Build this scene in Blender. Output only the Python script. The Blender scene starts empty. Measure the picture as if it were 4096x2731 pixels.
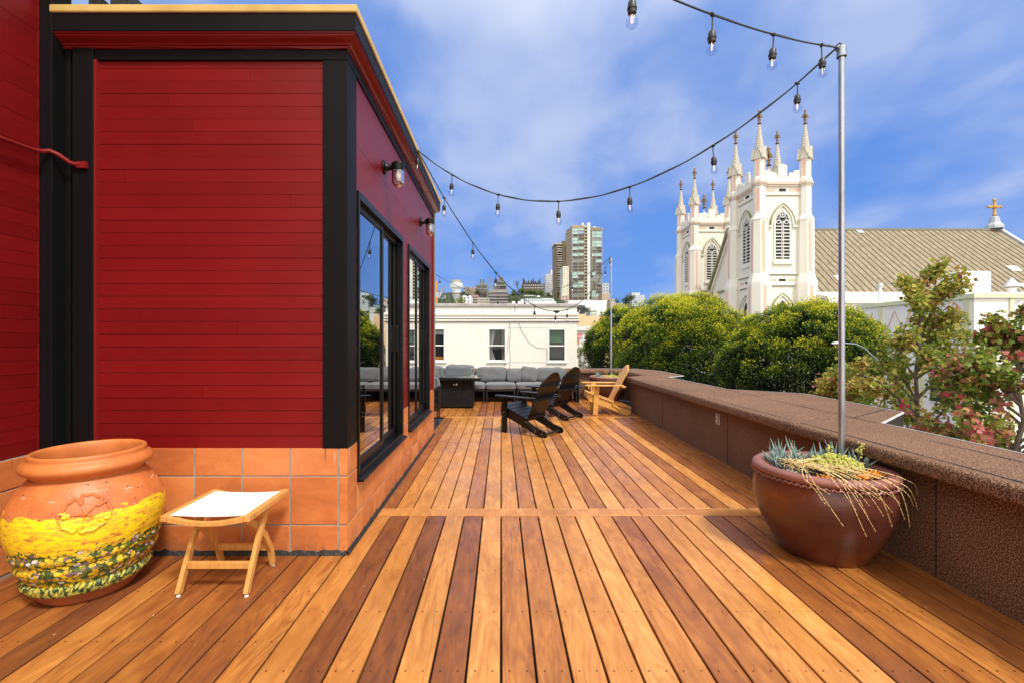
import bpy, math, random
import numpy as np
from mathutils import Vector, Matrix, Euler
R = math.radians
random.seed(7); RNG = np.random.default_rng(11)
SC = bpy.context.scene
COL = SC.collection
EYE = 1.35; F = 1045.0; VX = 1151.0; HY = 783.0
def wx(px, Y): return (px-VX)/F*Y
def wz(py, Y): return EYE+(HY-py)/F*Y

# ------------------------------------------------------------------ materials
def new_mat(name):
    m = bpy.data.materials.new(name); m.use_nodes = True
    nt = m.node_tree; nt.nodes.clear()
    out = nt.nodes.new('ShaderNodeOutputMaterial')
    return m, nt, out
def N(nt, typ, **kw):
    n = nt.nodes.new(typ)
    for k, v in kw.items():
        if k in n.inputs: n.inputs[k].default_value = v
        else: setattr(n, k, v)
    return n
def L(nt, a, b): nt.links.new(a, b)
def c4(c): return (c[0], c[1], c[2], 1)
def ramp(nt, fac, stops, interp='LINEAR'):
    r = nt.nodes.new('ShaderNodeValToRGB'); r.color_ramp.interpolation = interp
    e = r.color_ramp.elements
    while len(e) > 1: e.remove(e[-1])
    e[0].position = stops[0][0]; e[0].color = c4(stops[0][1])
    for p, c in stops[1:]:
        k = e.new(p); k.color = c4(c)
    L(nt, fac, r.inputs['Fac']); return r.outputs['Color']
def mapping(nt, scale=(1,1,1), rnd=None):
    tc = N(nt, 'ShaderNodeTexCoord'); mp = N(nt, 'ShaderNodeMapping'); mp.inputs['Scale'].default_value = scale
    src = tc.outputs['Object']
    if rnd is not None:
        va = N(nt, 'ShaderNodeVectorMath', operation='MULTIPLY_ADD')
        at = N(nt, 'ShaderNodeAttribute', attribute_name='rnd')
        cb = N(nt, 'ShaderNodeCombineXYZ')
        for i in range(3): L(nt, at.outputs['Fac'], cb.inputs[i])
        L(nt, cb.outputs[0], va.inputs[0]); va.inputs[1].default_value = rnd; L(nt, src, va.inputs[2]); src = va.outputs[0]
    L(nt, src, mp.inputs['Vector']); return mp.outputs['Vector']
def noise(nt, vec, scale, detail=4, rough=.55, dist=0):
    n = N(nt, 'ShaderNodeTexNoise', Scale=scale, Detail=detail, Roughness=rough, Distortion=dist)
    L(nt, vec, n.inputs['Vector']); return n.outputs['Fac']
def mixc(nt, fac, a, b, mode='MIX'):
    m = N(nt, 'ShaderNodeMix', data_type='RGBA', blend_type=mode)
    if isinstance(fac, (int, float)): m.inputs[0].default_value = fac
    else: L(nt, fac, m.inputs[0])
    for s, i in ((a, 6), (b, 7)):
        if isinstance(s, tuple): m.inputs[i].default_value = c4(s)
        else: L(nt, s, m.inputs[i])
    return m.outputs[2]
def mth(nt, op, a, b=None, clamp=False):
    m = N(nt, 'ShaderNodeMath', operation=op, use_clamp=clamp)
    for s, i in ((a, 0), (b, 1)):
        if s is None: continue
        if isinstance(s, (int, float)): m.inputs[i].default_value = s
        else: L(nt, s, m.inputs[i])
    return m.outputs[0]
def bump(nt, h, strength=.3, dist=.01):
    b = N(nt, 'ShaderNodeBump', Strength=strength, Distance=dist); L(nt, h, b.inputs['Height']); return b.outputs['Normal']
def princ(nt, out, col, rough=.5, metal=0, normal=None, spec=.5, coat=0):
    p = N(nt, 'ShaderNodeBsdfPrincipled')
    if isinstance(col, tuple): p.inputs['Base Color'].default_value = c4(col)
    else: L(nt, col, p.inputs['Base Color'])
    if isinstance(rough, (int, float)): p.inputs['Roughness'].default_value = rough
    else: L(nt, rough, p.inputs['Roughness'])
    p.inputs['Metallic'].default_value = metal; p.inputs['Specular IOR Level'].default_value = spec
    p.inputs['Coat Weight'].default_value = coat
    if normal is not None: L(nt, normal, p.inputs['Normal'])
    L(nt, p.outputs[0], out.inputs[0]); return p

def simple(name, c1, c2=None, rough=.5, metal=0, nscale=8, bscale=60, bstr=.15, bdist=.003, spec=.5, stretch=(1,1,1)):
    m, nt, out = new_mat(name); v = mapping(nt, stretch)
    c2 = c2 or tuple(x*.75 for x in c1)
    f = noise(nt, v, nscale, 5, .6)
    col = ramp(nt, f, [(.3, c2), (.65, c1)])
    nb = bump(nt, noise(nt, v, bscale, 3), bstr, bdist) if bstr else None
    princ(nt, out, col, rough, metal, nb, spec); return m

def deck_mat():
    m, nt, out = new_mat('hardwood_decking')
    at = N(nt, 'ShaderNodeAttribute', attribute_name='tone')
    v = mapping(nt, (26, 1.6, 14), (37, 91, 13)); v2 = mapping(nt, (4.2, 1.1, 3), (53, 17, 7))
    g = noise(nt, v, 3.2, 6, .65, 1.2)
    fig = noise(nt, v2, 2.2, 3, .5, 1.8)
    cf = noise(nt, mapping(nt, (6.5, .85, 3), (71, 23, 9)), 1.0, 2.5, .45, .6)
    ring = mth(nt, 'SINE', mth(nt, 'MULTIPLY', cf, 95))
    ring = mth(nt, 'POWER', mth(nt, 'ADD', mth(nt, 'MULTIPLY', ring, .5), .5), 2.0)
    amt = mth(nt, 'MULTIPLY', mth(nt, 'SUBTRACT', noise(nt, mapping(nt, (1.5, .35, 1), (31, 47, 5)), 1.3, 2), .38), 1.3, True)
    t = mth(nt, 'ADD', at.outputs['Fac'], mth(nt, 'MULTIPLY', mth(nt, 'SUBTRACT', g, .5), .24))
    t = mth(nt, 'ADD', t, mth(nt, 'MULTIPLY', mth(nt, 'SUBTRACT', fig, .5), .55))
    t = mth(nt, 'ADD', t, mth(nt, 'MULTIPLY', mth(nt, 'MULTIPLY', mth(nt, 'SUBTRACT', .42, ring), amt), .42))
    col = ramp(nt, t, [(-.0, (.05, .018, .009)), (.20, (.17, .058, .024)), (.45, (.27, .092, .025)), (.68, (.43, .168, .040)), (.9, (.56, .250, .066)), (1, (.63, .31, .09))])
    big = noise(nt, mapping(nt, (1, 1, 1)), 1.3, 3)
    dirt = ramp(nt, noise(nt, mapping(nt, (1.4, .8, 1)), 2.6, 5, .65), [(.38, (.78, .76, .75)), (.56, (1, 1, 1))])
    col = mixc(nt, .8, col, dirt, 'MULTIPLY')
    fleck = mth(nt, 'GREATER_THAN', noise(nt, mapping(nt, (1, 1, 1)), 26, 2, .5), .775)
    col = mixc(nt, mth(nt, 'MULTIPLY', fleck, .6), col, (.62, .50, .38))
    rr = ramp(nt, big, [(.35, (.22,)*3), (.65, (.42,)*3)])
    nb = bump(nt, g, .12, .002)
    princ(nt, out, col, rr, 0, nb, .32); return m
def tile_mat():
    m, nt, out = new_mat('terracotta_tile')
    at = N(nt, 'ShaderNodeAttribute', attribute_name='tone')
    v = mapping(nt, (1, 1, 2), (9, 9, 9))
    g = noise(nt, v, 6, 5, .6, .6)
    t = mth(nt, 'ADD', mth(nt, 'MULTIPLY', at.outputs['Fac'], .3), mth(nt, 'MULTIPLY', g, .6))
    col = ramp(nt, t, [(.18, (.42, .125, .038)), (.42, (.58, .19, .058)), (.70, (.70, .27, .095))])
    # paint drips and lime runs near the top course
    tc = N(nt, 'ShaderNodeTexCoord'); sp = N(nt, 'ShaderNodeSeparateXYZ'); L(nt, tc.outputs['Object'], sp.inputs[0])
    dr = noise(nt, mapping(nt, (34, 34, 1.2)), 1, 2, .5)
    ht = mth(nt, 'MULTIPLY', mth(nt, 'SUBTRACT', sp.outputs['Z'], .56), 8, True)
    mk = mth(nt, 'MULTIPLY', mth(nt, 'GREATER_THAN', dr, .69), ht)
    col = mixc(nt, mk, col, (.75, .6, .5))
    mk2 = mth(nt, 'MULTIPLY', mth(nt, 'LESS_THAN', dr, .30), ht)
    col = mixc(nt, mk2, col, (.08, .05, .045))
    lo = mth(nt, 'MULTIPLY', mth(nt, 'SUBTRACT', .14, sp.outputs['Z']), 7, True)
    col = mixc(nt, mth(nt, 'MULTIPLY', lo, mth(nt, 'MULTIPLY', mth(nt, 'GREATER_THAN', noise(nt, mapping(nt), 9, 5, .7), .50), .55)), col, (.16, .07, .035))
    col = mixc(nt, mth(nt, 'MULTIPLY', mth(nt, 'GREATER_THAN', noise(nt, mapping(nt, (1, 1, .6)), 7, 6, .75), .63), .35), col, (.34, .11, .045))
    princ(nt, out, col, .42, 0, bump(nt, noise(nt, v, 25, 3), .2, .003)); return m
def paint_mat(name, c, rough=.35, var=.12, stretch=(1.2, 1.2, 40), bs=.35, spec=.28):
    m, nt, out = new_mat(name); v = mapping(nt, stretch)
    g = noise(nt, v, 5, 5, .6); b = noise(nt, mapping(nt), 2.2, 3)
    at = N(nt, 'ShaderNodeAttribute', attribute_name='tone')
    c2 = tuple(x*(1-var*2) for x in c); c3 = tuple(min(1, x*(1+var*2)+.001) for x in c)
    col = ramp(nt, mth(nt, 'ADD', mth(nt, 'MULTIPLY', b, .6), mth(nt, 'MULTIPLY', at.outputs['Fac'], .45)), [(.2, c2), (.5, c), (.8, c3)])
    spk = noise(nt, mapping(nt), 160, 2)
    h = mth(nt, 'ADD', g, mth(nt, 'MULTIPLY', spk, .35))
    princ(nt, out, col, rough, 0, bump(nt, h, bs, .003), spec); return m
def stucco_mat(name, c, dirt=(.45, .43, .38), nscale=.9, bs=.3):
    m, nt, out = new_mat(name); v = mapping(nt, (1, 1, .35))
    f = noise(nt, v, nscale, 6, .65)
    col = ramp(nt, f, [(.30, tuple(.80*a+.2*b for a, b in zip(c, dirt))), (.55, c)])
    princ(nt, out, col, .8, 0, bump(nt, noise(nt, mapping(nt), 14, 5), bs, .01), .25); return m
def roofing_mat():
    m, nt, out = new_mat('granulated_roofing'); v = mapping(nt)
    g = noise(nt, v, 125, 2, .85); b = noise(nt, v, 1.1, 6, .7)
    c = ramp(nt, g, [(.38, (.018, .009, .005)), (.50, (.085, .044, .026)), (.62, (.26, .16, .105))])
    col = mixc(nt, .55, c, ramp(nt, b, [(.3, (.50, .43, .38)), (.6, (.95, .90, .84))]), 'MULTIPLY')
    col = mixc(nt, 1.0, col, (1.6, 1.6, 1.6), 'MULTIPLY')
    princ(nt, out, col, .85, 0, bump(nt, g, .7, .004), .3); return m
def leaf_mat(name, stops, trans=.35, rough=.45):
    m, nt, out = new_mat(name)
    at = N(nt, 'ShaderNodeAttribute', attribute_name='tone')
    col = ramp(nt, at.outputs['Fac'], stops)
    p = N(nt, 'ShaderNodeBsdfPrincipled', Roughness=rough); L(nt, col, p.inputs['Base Color'])
    p.inputs['Specular IOR Level'].default_value = .35
    t = N(nt, 'ShaderNodeBsdfTranslucent'); L(nt, col, t.inputs['Color'])
    mx = N(nt, 'ShaderNodeMixShader'); mx.inputs[0].default_value = trans
    L(nt, p.outputs[0], mx.inputs[1]); L(nt, t.outputs[0], mx.inputs[2]); L(nt, mx.outputs[0], out.inputs[0]); return m
def glass_mat(name, tint=(.9, .95, .95), boost=1.0, base=.0, ior=1.5):
    m, nt, out = new_mat(name)
    fr = N(nt, 'ShaderNodeFresnel', IOR=ior); tr = N(nt, 'ShaderNodeBsdfTransparent'); tr.inputs[0].default_value = c4(tint)
    gl = N(nt, 'ShaderNodeBsdfGlossy', Roughness=.0)
    mx = N(nt, 'ShaderNodeMixShader'); L(nt, mth(nt, 'ADD', mth(nt, 'MULTIPLY', fr.outputs[0], boost), base, True), mx.inputs[0])
    L(nt, tr.outputs[0], mx.inputs[1]); L(nt, gl.outputs[0], mx.inputs[2]); L(nt, mx.outputs[0], out.inputs[0]); return m
def weave_mat():
    m, nt, out = new_mat('dark_wicker'); tc = N(nt, 'ShaderNodeTexCoord')
    br = N(nt, 'ShaderNodeTexBrick', Scale=1.0); br.inputs['Brick Width'].default_value = .05; br.inputs['Row Height'].default_value = .02
    br.inputs['Mortar Size'].default_value = .0035; br.inputs['Mortar Smooth'].default_value = .8
    br.inputs['Color1'].default_value = c4((.018,)*3); br.inputs['Color2'].default_value = c4((.006,)*3); br.inputs['Mortar'].default_value = c4((.0005,)*3)
    sp = N(nt, 'ShaderNodeSeparateXYZ'); L(nt, tc.outputs['Object'], sp.inputs[0]); cb = N(nt, 'ShaderNodeCombineXYZ')
    L(nt, mth(nt, 'ADD', sp.outputs['X'], sp.outputs['Y']), cb.inputs[0]); L(nt, sp.outputs['Z'], cb.inputs[1]); L(nt, cb.outputs[0], br.inputs['Vector'])
    princ(nt, out, br.outputs['Color'], .55, 0, bump(nt, mth(nt, 'SUBTRACT', 1.0, br.outputs['Fac']), 1, .006), .2); return m
def wood_mat(name, c1, c2, axis=0, sc=1.0, rough=.4):
    m, nt, out = new_mat(name); s = [22*sc]*3; s[axis] = 1.6*sc
    v = mapping(nt, tuple(s)); g = noise(nt, v, 2, 6, .6, .8)
    col = ramp(nt, g, [(.28, c2), (.6, c1)])
    princ(nt, out, col, rough, 0, bump(nt, g, .15, .002), .35); return m
def urn_mat():
    m, nt, out = new_mat('painted_terracotta')
    tc = N(nt, 'ShaderNodeTexCoord'); sp = N(nt, 'ShaderNodeSeparateXYZ'); L(nt, tc.outputs['Object'], sp.inputs[0]); z = sp.outputs['Z']
    v = mapping(nt)
    n1 = noise(nt, mapping(nt, (3, 3, 9)), 3, 6, .65); n2 = noise(nt, v, 7, 5, .6); n3 = noise(nt, mapping(nt, (5, 5, 16)), 4, 5, .7)
    clay = ramp(nt, n2, [(.3, (.46, .125, .035)), (.6, (.64, .20, .055))])
    clay = mixc(nt, mth(nt, 'GREATER_THAN', noise(nt, mapping(nt, (1, 1, 1.3)), 38, 3, .6), .665), clay, (.10, .05, .03))
    clay = mixc(nt, mth(nt, 'MULTIPLY', mth(nt, 'GREATER_THAN', n1, .645), .5), clay, (.72, .5, .38))
    yel = ramp(nt, n3, [(.32, (.40, .15, .03)), (.40, (.66, .40, .03)), (.55, (.90, .70, .012))])
    vo = N(nt, 'ShaderNodeTexVoronoi', Scale=40.0); L(nt, mapping(nt, (1, 1, 1.4)), vo.inputs['Vector'])
    vc = N(nt, 'ShaderNodeSeparateColor'); L(nt, vo.outputs['Color'], vc.inputs[0])
    flo = ramp(nt, vc.outputs[0], [(0, (.70, .42, .02)), (.34, (.70, .42, .02)), (.35, (.22, .12, .15)), (.50, (.22, .12, .15)), (.51, (.66, .66, .68)), (.62, (.66, .66, .68)), (.63, (.10, .16, .03)), (.72, (.10, .16, .03)), (.73, (.80, .60, .03)), (1, (.78, .55, .03))], 'CONSTANT')
    edge = mth(nt, 'GREATER_THAN', mth(nt, 'ADD', vo.outputs['Distance'], mth(nt, 'MULTIPLY', n2, .6)), .86)
    flo = mixc(nt, edge, flo, (.045, .085, .018))
    flo = mixc(nt, mth(nt, 'GREATER_THAN', noise(nt, v, 42, 3, .7), .56), flo, ramp(nt, n2, [(.4, (.05, .1, .02)), (.55, (.55, .42, .05))]))
    zz = mth(nt, 'ADD', z, mth(nt, 'MULTIPLY', mth(nt, 'SUBTRACT', n1, .5), .16))
    zf = mth(nt, 'ADD', z, mth(nt, 'MULTIPLY', mth(nt, 'SUBTRACT', noise(nt, v, 22, 4, .6), .5), .14))
    band = ramp(nt, noise(nt, mapping(nt, (1, 1, .5)), 55, 2), [(.42, (.025, .06, .025)), (.5, (.35, .38, .10)), (.62, (.62, .55, .08))])
    col = mixc(nt, mth(nt, 'MULTIPLY', mth(nt, 'LESS_THAN', zz, .49), mth(nt, 'LESS_THAN', noise(nt, mapping(nt, (4, 4, 10)), 3.5, 6, .75), .60)), clay, yel)
    col = mixc(nt, mth(nt, 'LESS_THAN', zf, .315), col, flo)
    col = mixc(nt, mth(nt, 'LESS_THAN', z, .128), col, band)
    col = mixc(nt, mth(nt, 'LESS_THAN', z, .066), col, (.36, .11, .045))
    princ(nt, out, col, .48, 0, bump(nt, n2, .3, .004)); return m
def glazed_pot_mat():
    m, nt, out = new_mat('brown_glazed_clay'); v = mapping(nt, (1, 1, 2.2)); f = noise(nt, v, 1.8, 4, .5, .0)
    col = ramp(nt, f, [(.3, (.060, .019, .014)), (.5, (.10, .030, .020)), (.64, (.165, .052, .020)), (.76, (.27, .12, .035))])
    s = noise(nt, mapping(nt), 90, 2, .5); col = mixc(nt, mth(nt, 'GREATER_THAN', s, .69), col, (.03, .015, .01))
    princ(nt, out, col, ramp(nt, noise(nt, v, 5, 3), [(.3, (.22,)*3), (.7, (.4,)*3)]), 0, bump(nt, noise(nt, mapping(nt, (1, 1, 9)), 5, 3), .25, .006), .5); return m
def fabric_mat(name, c):
    m, nt, out = new_mat(name); v = mapping(nt)
    f = noise(nt, v, 220, 2, .7); b = noise(nt, v, 4, 3)
    col = mixc(nt, .5, ramp(nt, f, [(.35, tuple(.72*x for x in c)), (.65, tuple(1.3*x for x in c))]), ramp(nt, b, [(.3, tuple(.8*x for x in c)), (.7, c)]))
    p = princ(nt, out, col, .95, 0, bump(nt, mth(nt, 'ADD', f, mth(nt, 'MULTIPLY', b, 6)), .25, .006), .2)
    p.inputs['Sheen Weight'].default_value = .3; return m
def metal_roof_mat():
    m, nt, out = new_mat('weathered_roof_sheet')
    g = noise(nt, mapping(nt, (3.5, .9, .9)), 1.4, 5, .7)
    col = ramp(nt, g, [(.3, (.15, .125, .085)), (.5, (.22, .185, .125)), (.68, (.31, .27, .195))])
    princ(nt, out, col, .75, 0, None, .3); return m
def emit_mat(name, c, s):
    m, nt, out = new_mat(name); e = N(nt, 'ShaderNodeEmission', Strength=s); e.inputs[0].default_value = c4(c); L(nt, e.outputs[0], out.inputs[0]); return m

T = {}
T['deck'] = deck_mat(); T['tile'] = tile_mat(); T['grout'] = simple('grey_grout', (.36, .34, .30), (.20, .19, .17), .9)
T['red'] = paint_mat('red_siding_paint', (.175, .0055, .007), .36, .13)
T['crown_red'] = paint_mat('red_trim_paint', (.20, .012, .012), .33, .08, (1, 1, 1), .1)
T['black'] = paint_mat('black_trim_paint', (.0055, .0055, .0062), .5, .05, (8, 8, 1.5), .25, .12)
T['frame'] = simple('black_window_metal', (.004, .004, .0045), None, .35, 0, 6, 90, .05, .003, .25)
T['gold'] = simple('ochre_roof_edge', (.72, .52, .18), (.50, .33, .09), .45, 0, 3, 20, .3)
T['flash'] = simple('black_membrane', (.012, .012, .013), (.03, .028, .026), .6, 0, 12, 18, .9, .02)
T['room'] = simple('room_plaster', (.16, .15, .14), None, .9)
T['pane'] = glass_mat('window_glass', (.42, .45, .46), 2.4, .24)
T['pane2'] = glass_mat('old_window_glass', (.85, .87, .87), .35, .01)
T['tglass'] = glass_mat('clear_glass', (.92, .97, .965), 1.0, .02)
def rim_glass(name, tint):
    m, nt, out = new_mat(name); lw = N(nt, 'ShaderNodeLayerWeight', Blend=.5); tr = N(nt, 'ShaderNodeBsdfTransparent'); tr.inputs[0].default_value = c4(tint)
    gl = N(nt, 'ShaderNodeBsdfGlossy', Roughness=.02); mx = N(nt, 'ShaderNodeMixShader'); L(nt, mth(nt, 'ADD', mth(nt, 'MULTIPLY', mth(nt, 'POWER', lw.outputs['Facing'], 4.0), .45), .03, True), mx.inputs[0])
    L(nt, tr.outputs[0], mx.inputs[1]); L(nt, gl.outputs[0], mx.inputs[2]); L(nt, mx.outputs[0], out.inputs[0]); return m
T['bulbglass'] = rim_glass('bulb_glass', (.84, .89, .95))
T['jar'] = glass_mat('ribbed_glass', (.86, .86, .88), 2.2, .12)
T['roofing'] = roofing_mat()
T['edge'] = simple('white_metal_edge', (.6, .6, .6), (.4, .4, .42), .5)
T['galv'] = simple('galvanised_pipe', (.46, .50, .53), (.28, .32, .36), .32, .85, 14, 40, .2, .002, .5, (1, 1, .25))
T['urn'] = urn_mat(); T['pot'] = glazed_pot_mat()
T['potrim'] = simple('worn_clay_rim', (.26, .10, .075), (.17, .065, .055), .45, 0, 7, 40, .2)
T['soil'] = simple('potting_soil', (.035, .022, .014), (.012, .008, .006), .95, 0, 20, 35, 1, .02)
T['teak'] = wood_mat('oiled_teak', (.66, .35, .10), (.50, .23, .055), 2)
T['fir'] = wood_mat('yellow_fir', (.70, .38, .10), (.54, .26, .06), 1)
T['canvas'] = simple('white_mesh_sling', (.85, .85, .85), (.8, .8, .8), .8)
T['blackwood'] = wood_mat('black_painted_slats', (.006, .006, .0065), (.003, .003, .003), 1, 1, .36)
T['brownblack'] = wood_mat('dark_stained_back_slats', (.011, .008, .0075), (.006, .005, .0045), 2, 1, .4)
T['wicker'] = weave_mat(); T['darkmetal'] = simple('dark_steel', (.03, .032, .036), None, .4, .4)
T['cushion'] = fabric_mat('grey_outdoor_fabric', (.125, .132, .145))
T['bolt'] = simple('bright_bolt', (.7, .7, .72), None, .25, .9, 4, 10, 0)
T['cord'] = simple('black_rubber_cable', (.015, .022, .020), None, .45)
T['filament'] = emit_mat('glowing_filament', (1, .60, .35), 2.6)
T['white'] = stucco_mat('cream_stucco', (.69, .675, .63), (.42, .40, .36), .8)
T['concrete'] = simple('grey_parapet_cap', (.42, .41, .40), (.26, .25, .24), .85, 0, 3, 14, .5)
T['church'] = stucco_mat('church_stucco', (.70, .68, .61), (.48, .43, .35), .5)
T['pink'] = simple('pink_panel_paint', (.66, .43, .34), (.6, .39, .31), .8)
T['sage'] = simple('sage_trim', (.30, .30, .17), (.20, .20, .11), .8, 0, 2)
T['louver'] = simple('dark_opening', (.02, .018, .018), None, .8)
T['spire'] = stucco_mat('weathered_spire', (.52, .49, .42), (.25, .22, .18), 1.2)
T['goldleaf'] = simple('gilded_cross', (.22, .13, .03), (.12, .07, .015), .4, .3, 3)
T['lead'] = simple('grey_blue_lead', (.42, .46, .50), None, .6)
T['sheet'] = metal_roof_mat(); T['seam'] = simple('dark_roof_seam', (.105, .085, .055), (.07, .055, .04), .8)  # seams in a brown darker than the sheet
T['asphalt'] = simple('asphalt', (.055, .055, .058), (.04, .04, .042), .9, 0, .8, 40, .6)
T['pave'] = simple('pavement_concrete', (.35, .34, .32), (.27, .26, .25), .9, 0, 1.2)
T['line'] = simple('road_paint', (.7, .7, .66), None, .7)
T['hill'] = simple('hill_scrub', (.035, .055, .015), (.015, .026, .008), .95, 0, .06, .5, 1, 1)
T['bark'] = simple('grey_bark', (.17, .14, .11), (.09, .07, .055), .9, 0, 18, 30, .6, .01, .4, (1, 1, .3))
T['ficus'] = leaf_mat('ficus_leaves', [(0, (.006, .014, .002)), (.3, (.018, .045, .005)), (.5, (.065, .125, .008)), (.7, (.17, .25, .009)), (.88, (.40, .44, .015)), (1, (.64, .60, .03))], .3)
T['maple'] = leaf_mat('maple_leaves', [(0, (.06, .11, .015)), (.3, (.15, .23, .03)), (.52, (.40, .42, .07)), (.70, (.50, .36, .09)), (.80, (.40, .20, .09)), (.9, (.42, .14, .12)), (1, (.48, .06, .08))], .35)
T['farleaf'] = leaf_mat('dark_hill_leaves', [(0, (.012, .022, .008)), (.5, (.05, .085, .02)), (1, (.22, .26, .05))], .2)
T['bluesucc'] = simple('blue_grey_succulent', (.27, .38, .37), (.14, .25, .24), .5, 0, 20, 40, 0)
T['straw'] = simple('straw_reed', (.85, .68, .34), (.78, .56, .22), .6, 0, 30, 40, 0)
T['node'] = simple('dark_reed_joint', (.03, .015, .012), None, .6, 0, 5, 5, 0)
T['sedum'] = simple('yellow_green_beads', (.60, .60, .16), (.36, .40, .07), .5, 0, 40, 40, 0)
T['redstem'] = simple('maroon_stem', (.16, .03, .03), None, .6, 0, 5, 5, 0)
T['orange'] = simple('orange_rosette_leaf', (.80, .36, .02), (.75, .22, .01), .45, 0, 30, 40, 0)
T['paleleaf'] = simple('pale_rosette_leaf', (.40, .42, .33), None, .5, 0, 30, 40, 0)
T['wpaint'] = simple('white_window_paint', (.78, .78, .76), (.68, .68, .66), .6)
T['curtain'] = simple('grey_lace_curtain', (.72, .72, .72), (.5, .5, .5), .9, 0, 20, 30, .5, .01, .3, (6, 1, .3))
T['green_blind'] = simple('green_blind', (.10, .22, .12), (.08, .17, .10), .8, 0, 3)
T['darkroom'] = simple('dark_window_interior', (.02, .02, .022), (.012, .012, .012), .35)
T['blind'] = simple('venetian_blind', (.10, .10, .10), (.06, .06, .06), .7)
def flat(name, c, rough=.7, c2=None, nsc=.2, metal=0):
    if name not in T: T[name] = simple(name, c, c2 or tuple(.82*x for x in c), rough, metal, nsc, 3, 0)
    return T[name]

# ------------------------------------------------------------------ mesh builder
class MB:
    def __init__(s): s.v = []; s.f = []; s.t = []; s.r = []; s.mi = []; s.tone = .5; s.rnd = 0.; s.m = 0
    def add(s, vs, fs):
        b = len(s.v); s.v.extend([tuple(p) for p in vs])
        for f in fs: s.f.append(tuple(b+i for i in f)); s.t.append(s.tone); s.r.append(s.rnd); s.mi.append(s.m)
        return s
    def box(s, x0, x1, y0, y1, z0, z1, mat=None):
        vs = [(x, y, z) for x in (x0, x1) for y in (y0, y1) for z in (z0, z1)]
        if mat is not None: vs = [mat @ Vector(p) for p in vs]
        return s.add(vs, [(0, 1, 3, 2), (4, 6, 7, 5), (0, 4, 5, 1), (2, 3, 7, 6), (0, 2, 6, 4), (1, 5, 7, 3)])
    def prism(s, poly, fn, d0, d1):
        n = len(poly); vs = [fn(p, d0) for p in poly]+[fn(p, d1) for p in poly]
        fs = [tuple(range(n))[::-1], tuple(range(n, 2*n))]+[(i, (i+1) % n, n+(i+1) % n, n+i) for i in range(n)]
        return s.add(vs, fs)
    def tube(s, pts, r, n=8, cap=True):
        pts = [Vector(p) for p in pts]; rs = r if isinstance(r, (list, tuple)) else [r]*len(pts)
        vs = []; up = None
        for i, p in enumerate(pts):
            d = (pts[min(i+1, len(pts)-1)]-pts[max(i-1, 0)])
            if d.length < 1e-9: d = Vector((0, 0, 1))
            d.normalize()
            if up is None: up = Vector((0, 0, 1)) if abs(d.z) < .9 else Vector((1, 0, 0))
            a = (up-d*up.dot(d)).normalized(); b = d.cross(a); up = a
            for k in range(n):
                w = 2*math.pi*k/n; vs.append(p+(a*math.cos(w)+b*math.sin(w))*rs[i])
        fs = [(i*n+k, i*n+(k+1) % n, (i+1)*n+(k+1) % n, (i+1)*n+k) for i in range(len(pts)-1) for k in range(n)]
        if cap: fs += [tuple(range(n))[::-1], tuple(range((len(pts)-1)*n, len(pts)*n))]
        return s.add(vs, fs)
    def lathe(s, prof, cx=0, cy=0, n=48, cz=0, rot=0):
        vs = [(cx+r*math.cos(2*math.pi*k/n+rot), cy+r*math.sin(2*math.pi*k/n+rot), cz+z) for z, r in prof for k in range(n)]
        fs = [(i*n+k, i*n+(k+1) % n, (i+1)*n+(k+1) % n, (i+1)*n+k) for i in range(len(prof)-1) for k in range(n)]
        return s.add(vs, fs)
    def ball(s, c, r, n=8, m=5, sc=(1, 1, 1)):
        pr = [(-math.cos(math.pi*i/m)*r*sc[2], max(1e-4, math.sin(math.pi*i/m)*r)) for i in range(m+1)]
        vs = [(c[0]+q*sc[0]*math.cos(2*math.pi*k/n), c[1]+q*sc[1]*math.sin(2*math.pi*k/n), c[2]+z) for z, q in pr for k in range(n)]
        fs = [(i*n+k, i*n+(k+1) % n, (i+1)*n+(k+1) % n, (i+1)*n+k) for i in range(m) for k in range(n)]
        return s.add(vs, fs)
    def build(s, name, mats, parent=None, smooth=False, bev=0, ang=38, origin=None, subsurf=0):
        off = Vector((0, 0, 0)); q = parent
        while q is not None: off += q.location; q = q.parent
        me = bpy.data.meshes.new(name)
        me.from_pydata([(p[0]-off.x, p[1]-off.y, p[2]-off.z) for p in s.v], [], s.f)
        if not isinstance(mats, (list, tuple)): mats = [mats]
        for m in mats: me.materials.append(m)
        for nm, dat in (('tone', s.t), ('rnd', s.r)):
            a = me.attributes.new(nm, 'FLOAT', 'FACE'); a.data.foreach_set('value', dat)
        if len(mats) > 1: me.polygons.foreach_set('material_index', s.mi)
        if smooth:
            me.polygons.foreach_set('use_smooth', [True]*len(me.polygons)); me.set_sharp_from_angle(angle=R(ang))
        me.update(); o = bpy.data.objects.new(name, me); COL.objects.link(o); o.parent = parent
        if bev:
            b = o.modifiers.new('bevel', 'BEVEL'); b.width = bev; b.segments = 2; b.limit_method = 'ANGLE'; b.angle_limit = R(40)
        if subsurf:
            b = o.modifiers.new('sub', 'SUBSURF'); b.levels = b.render_levels = subsurf
        return o
def tag(o, label, cat, group=None, kind=None):
    o['label'] = label; o['category'] = cat
    if group: o['group'] = group
    if kind: o['kind'] = kind
    return o
def thing(name, label, cat, loc=(0, 0, 0), group=None):
    o = bpy.data.objects.new(name, None); COL.objects.link(o); o.location = loc; o.empty_display_size = .1
    return tag(o, label, cat, group)
def struct(o): o['kind'] = 'structure'; return o
def copy_tree(o, parent=None):
    c = o.copy(); COL.objects.link(c); c.parent = parent
    for ch in o.children: copy_tree(ch, c)
    return c
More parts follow.
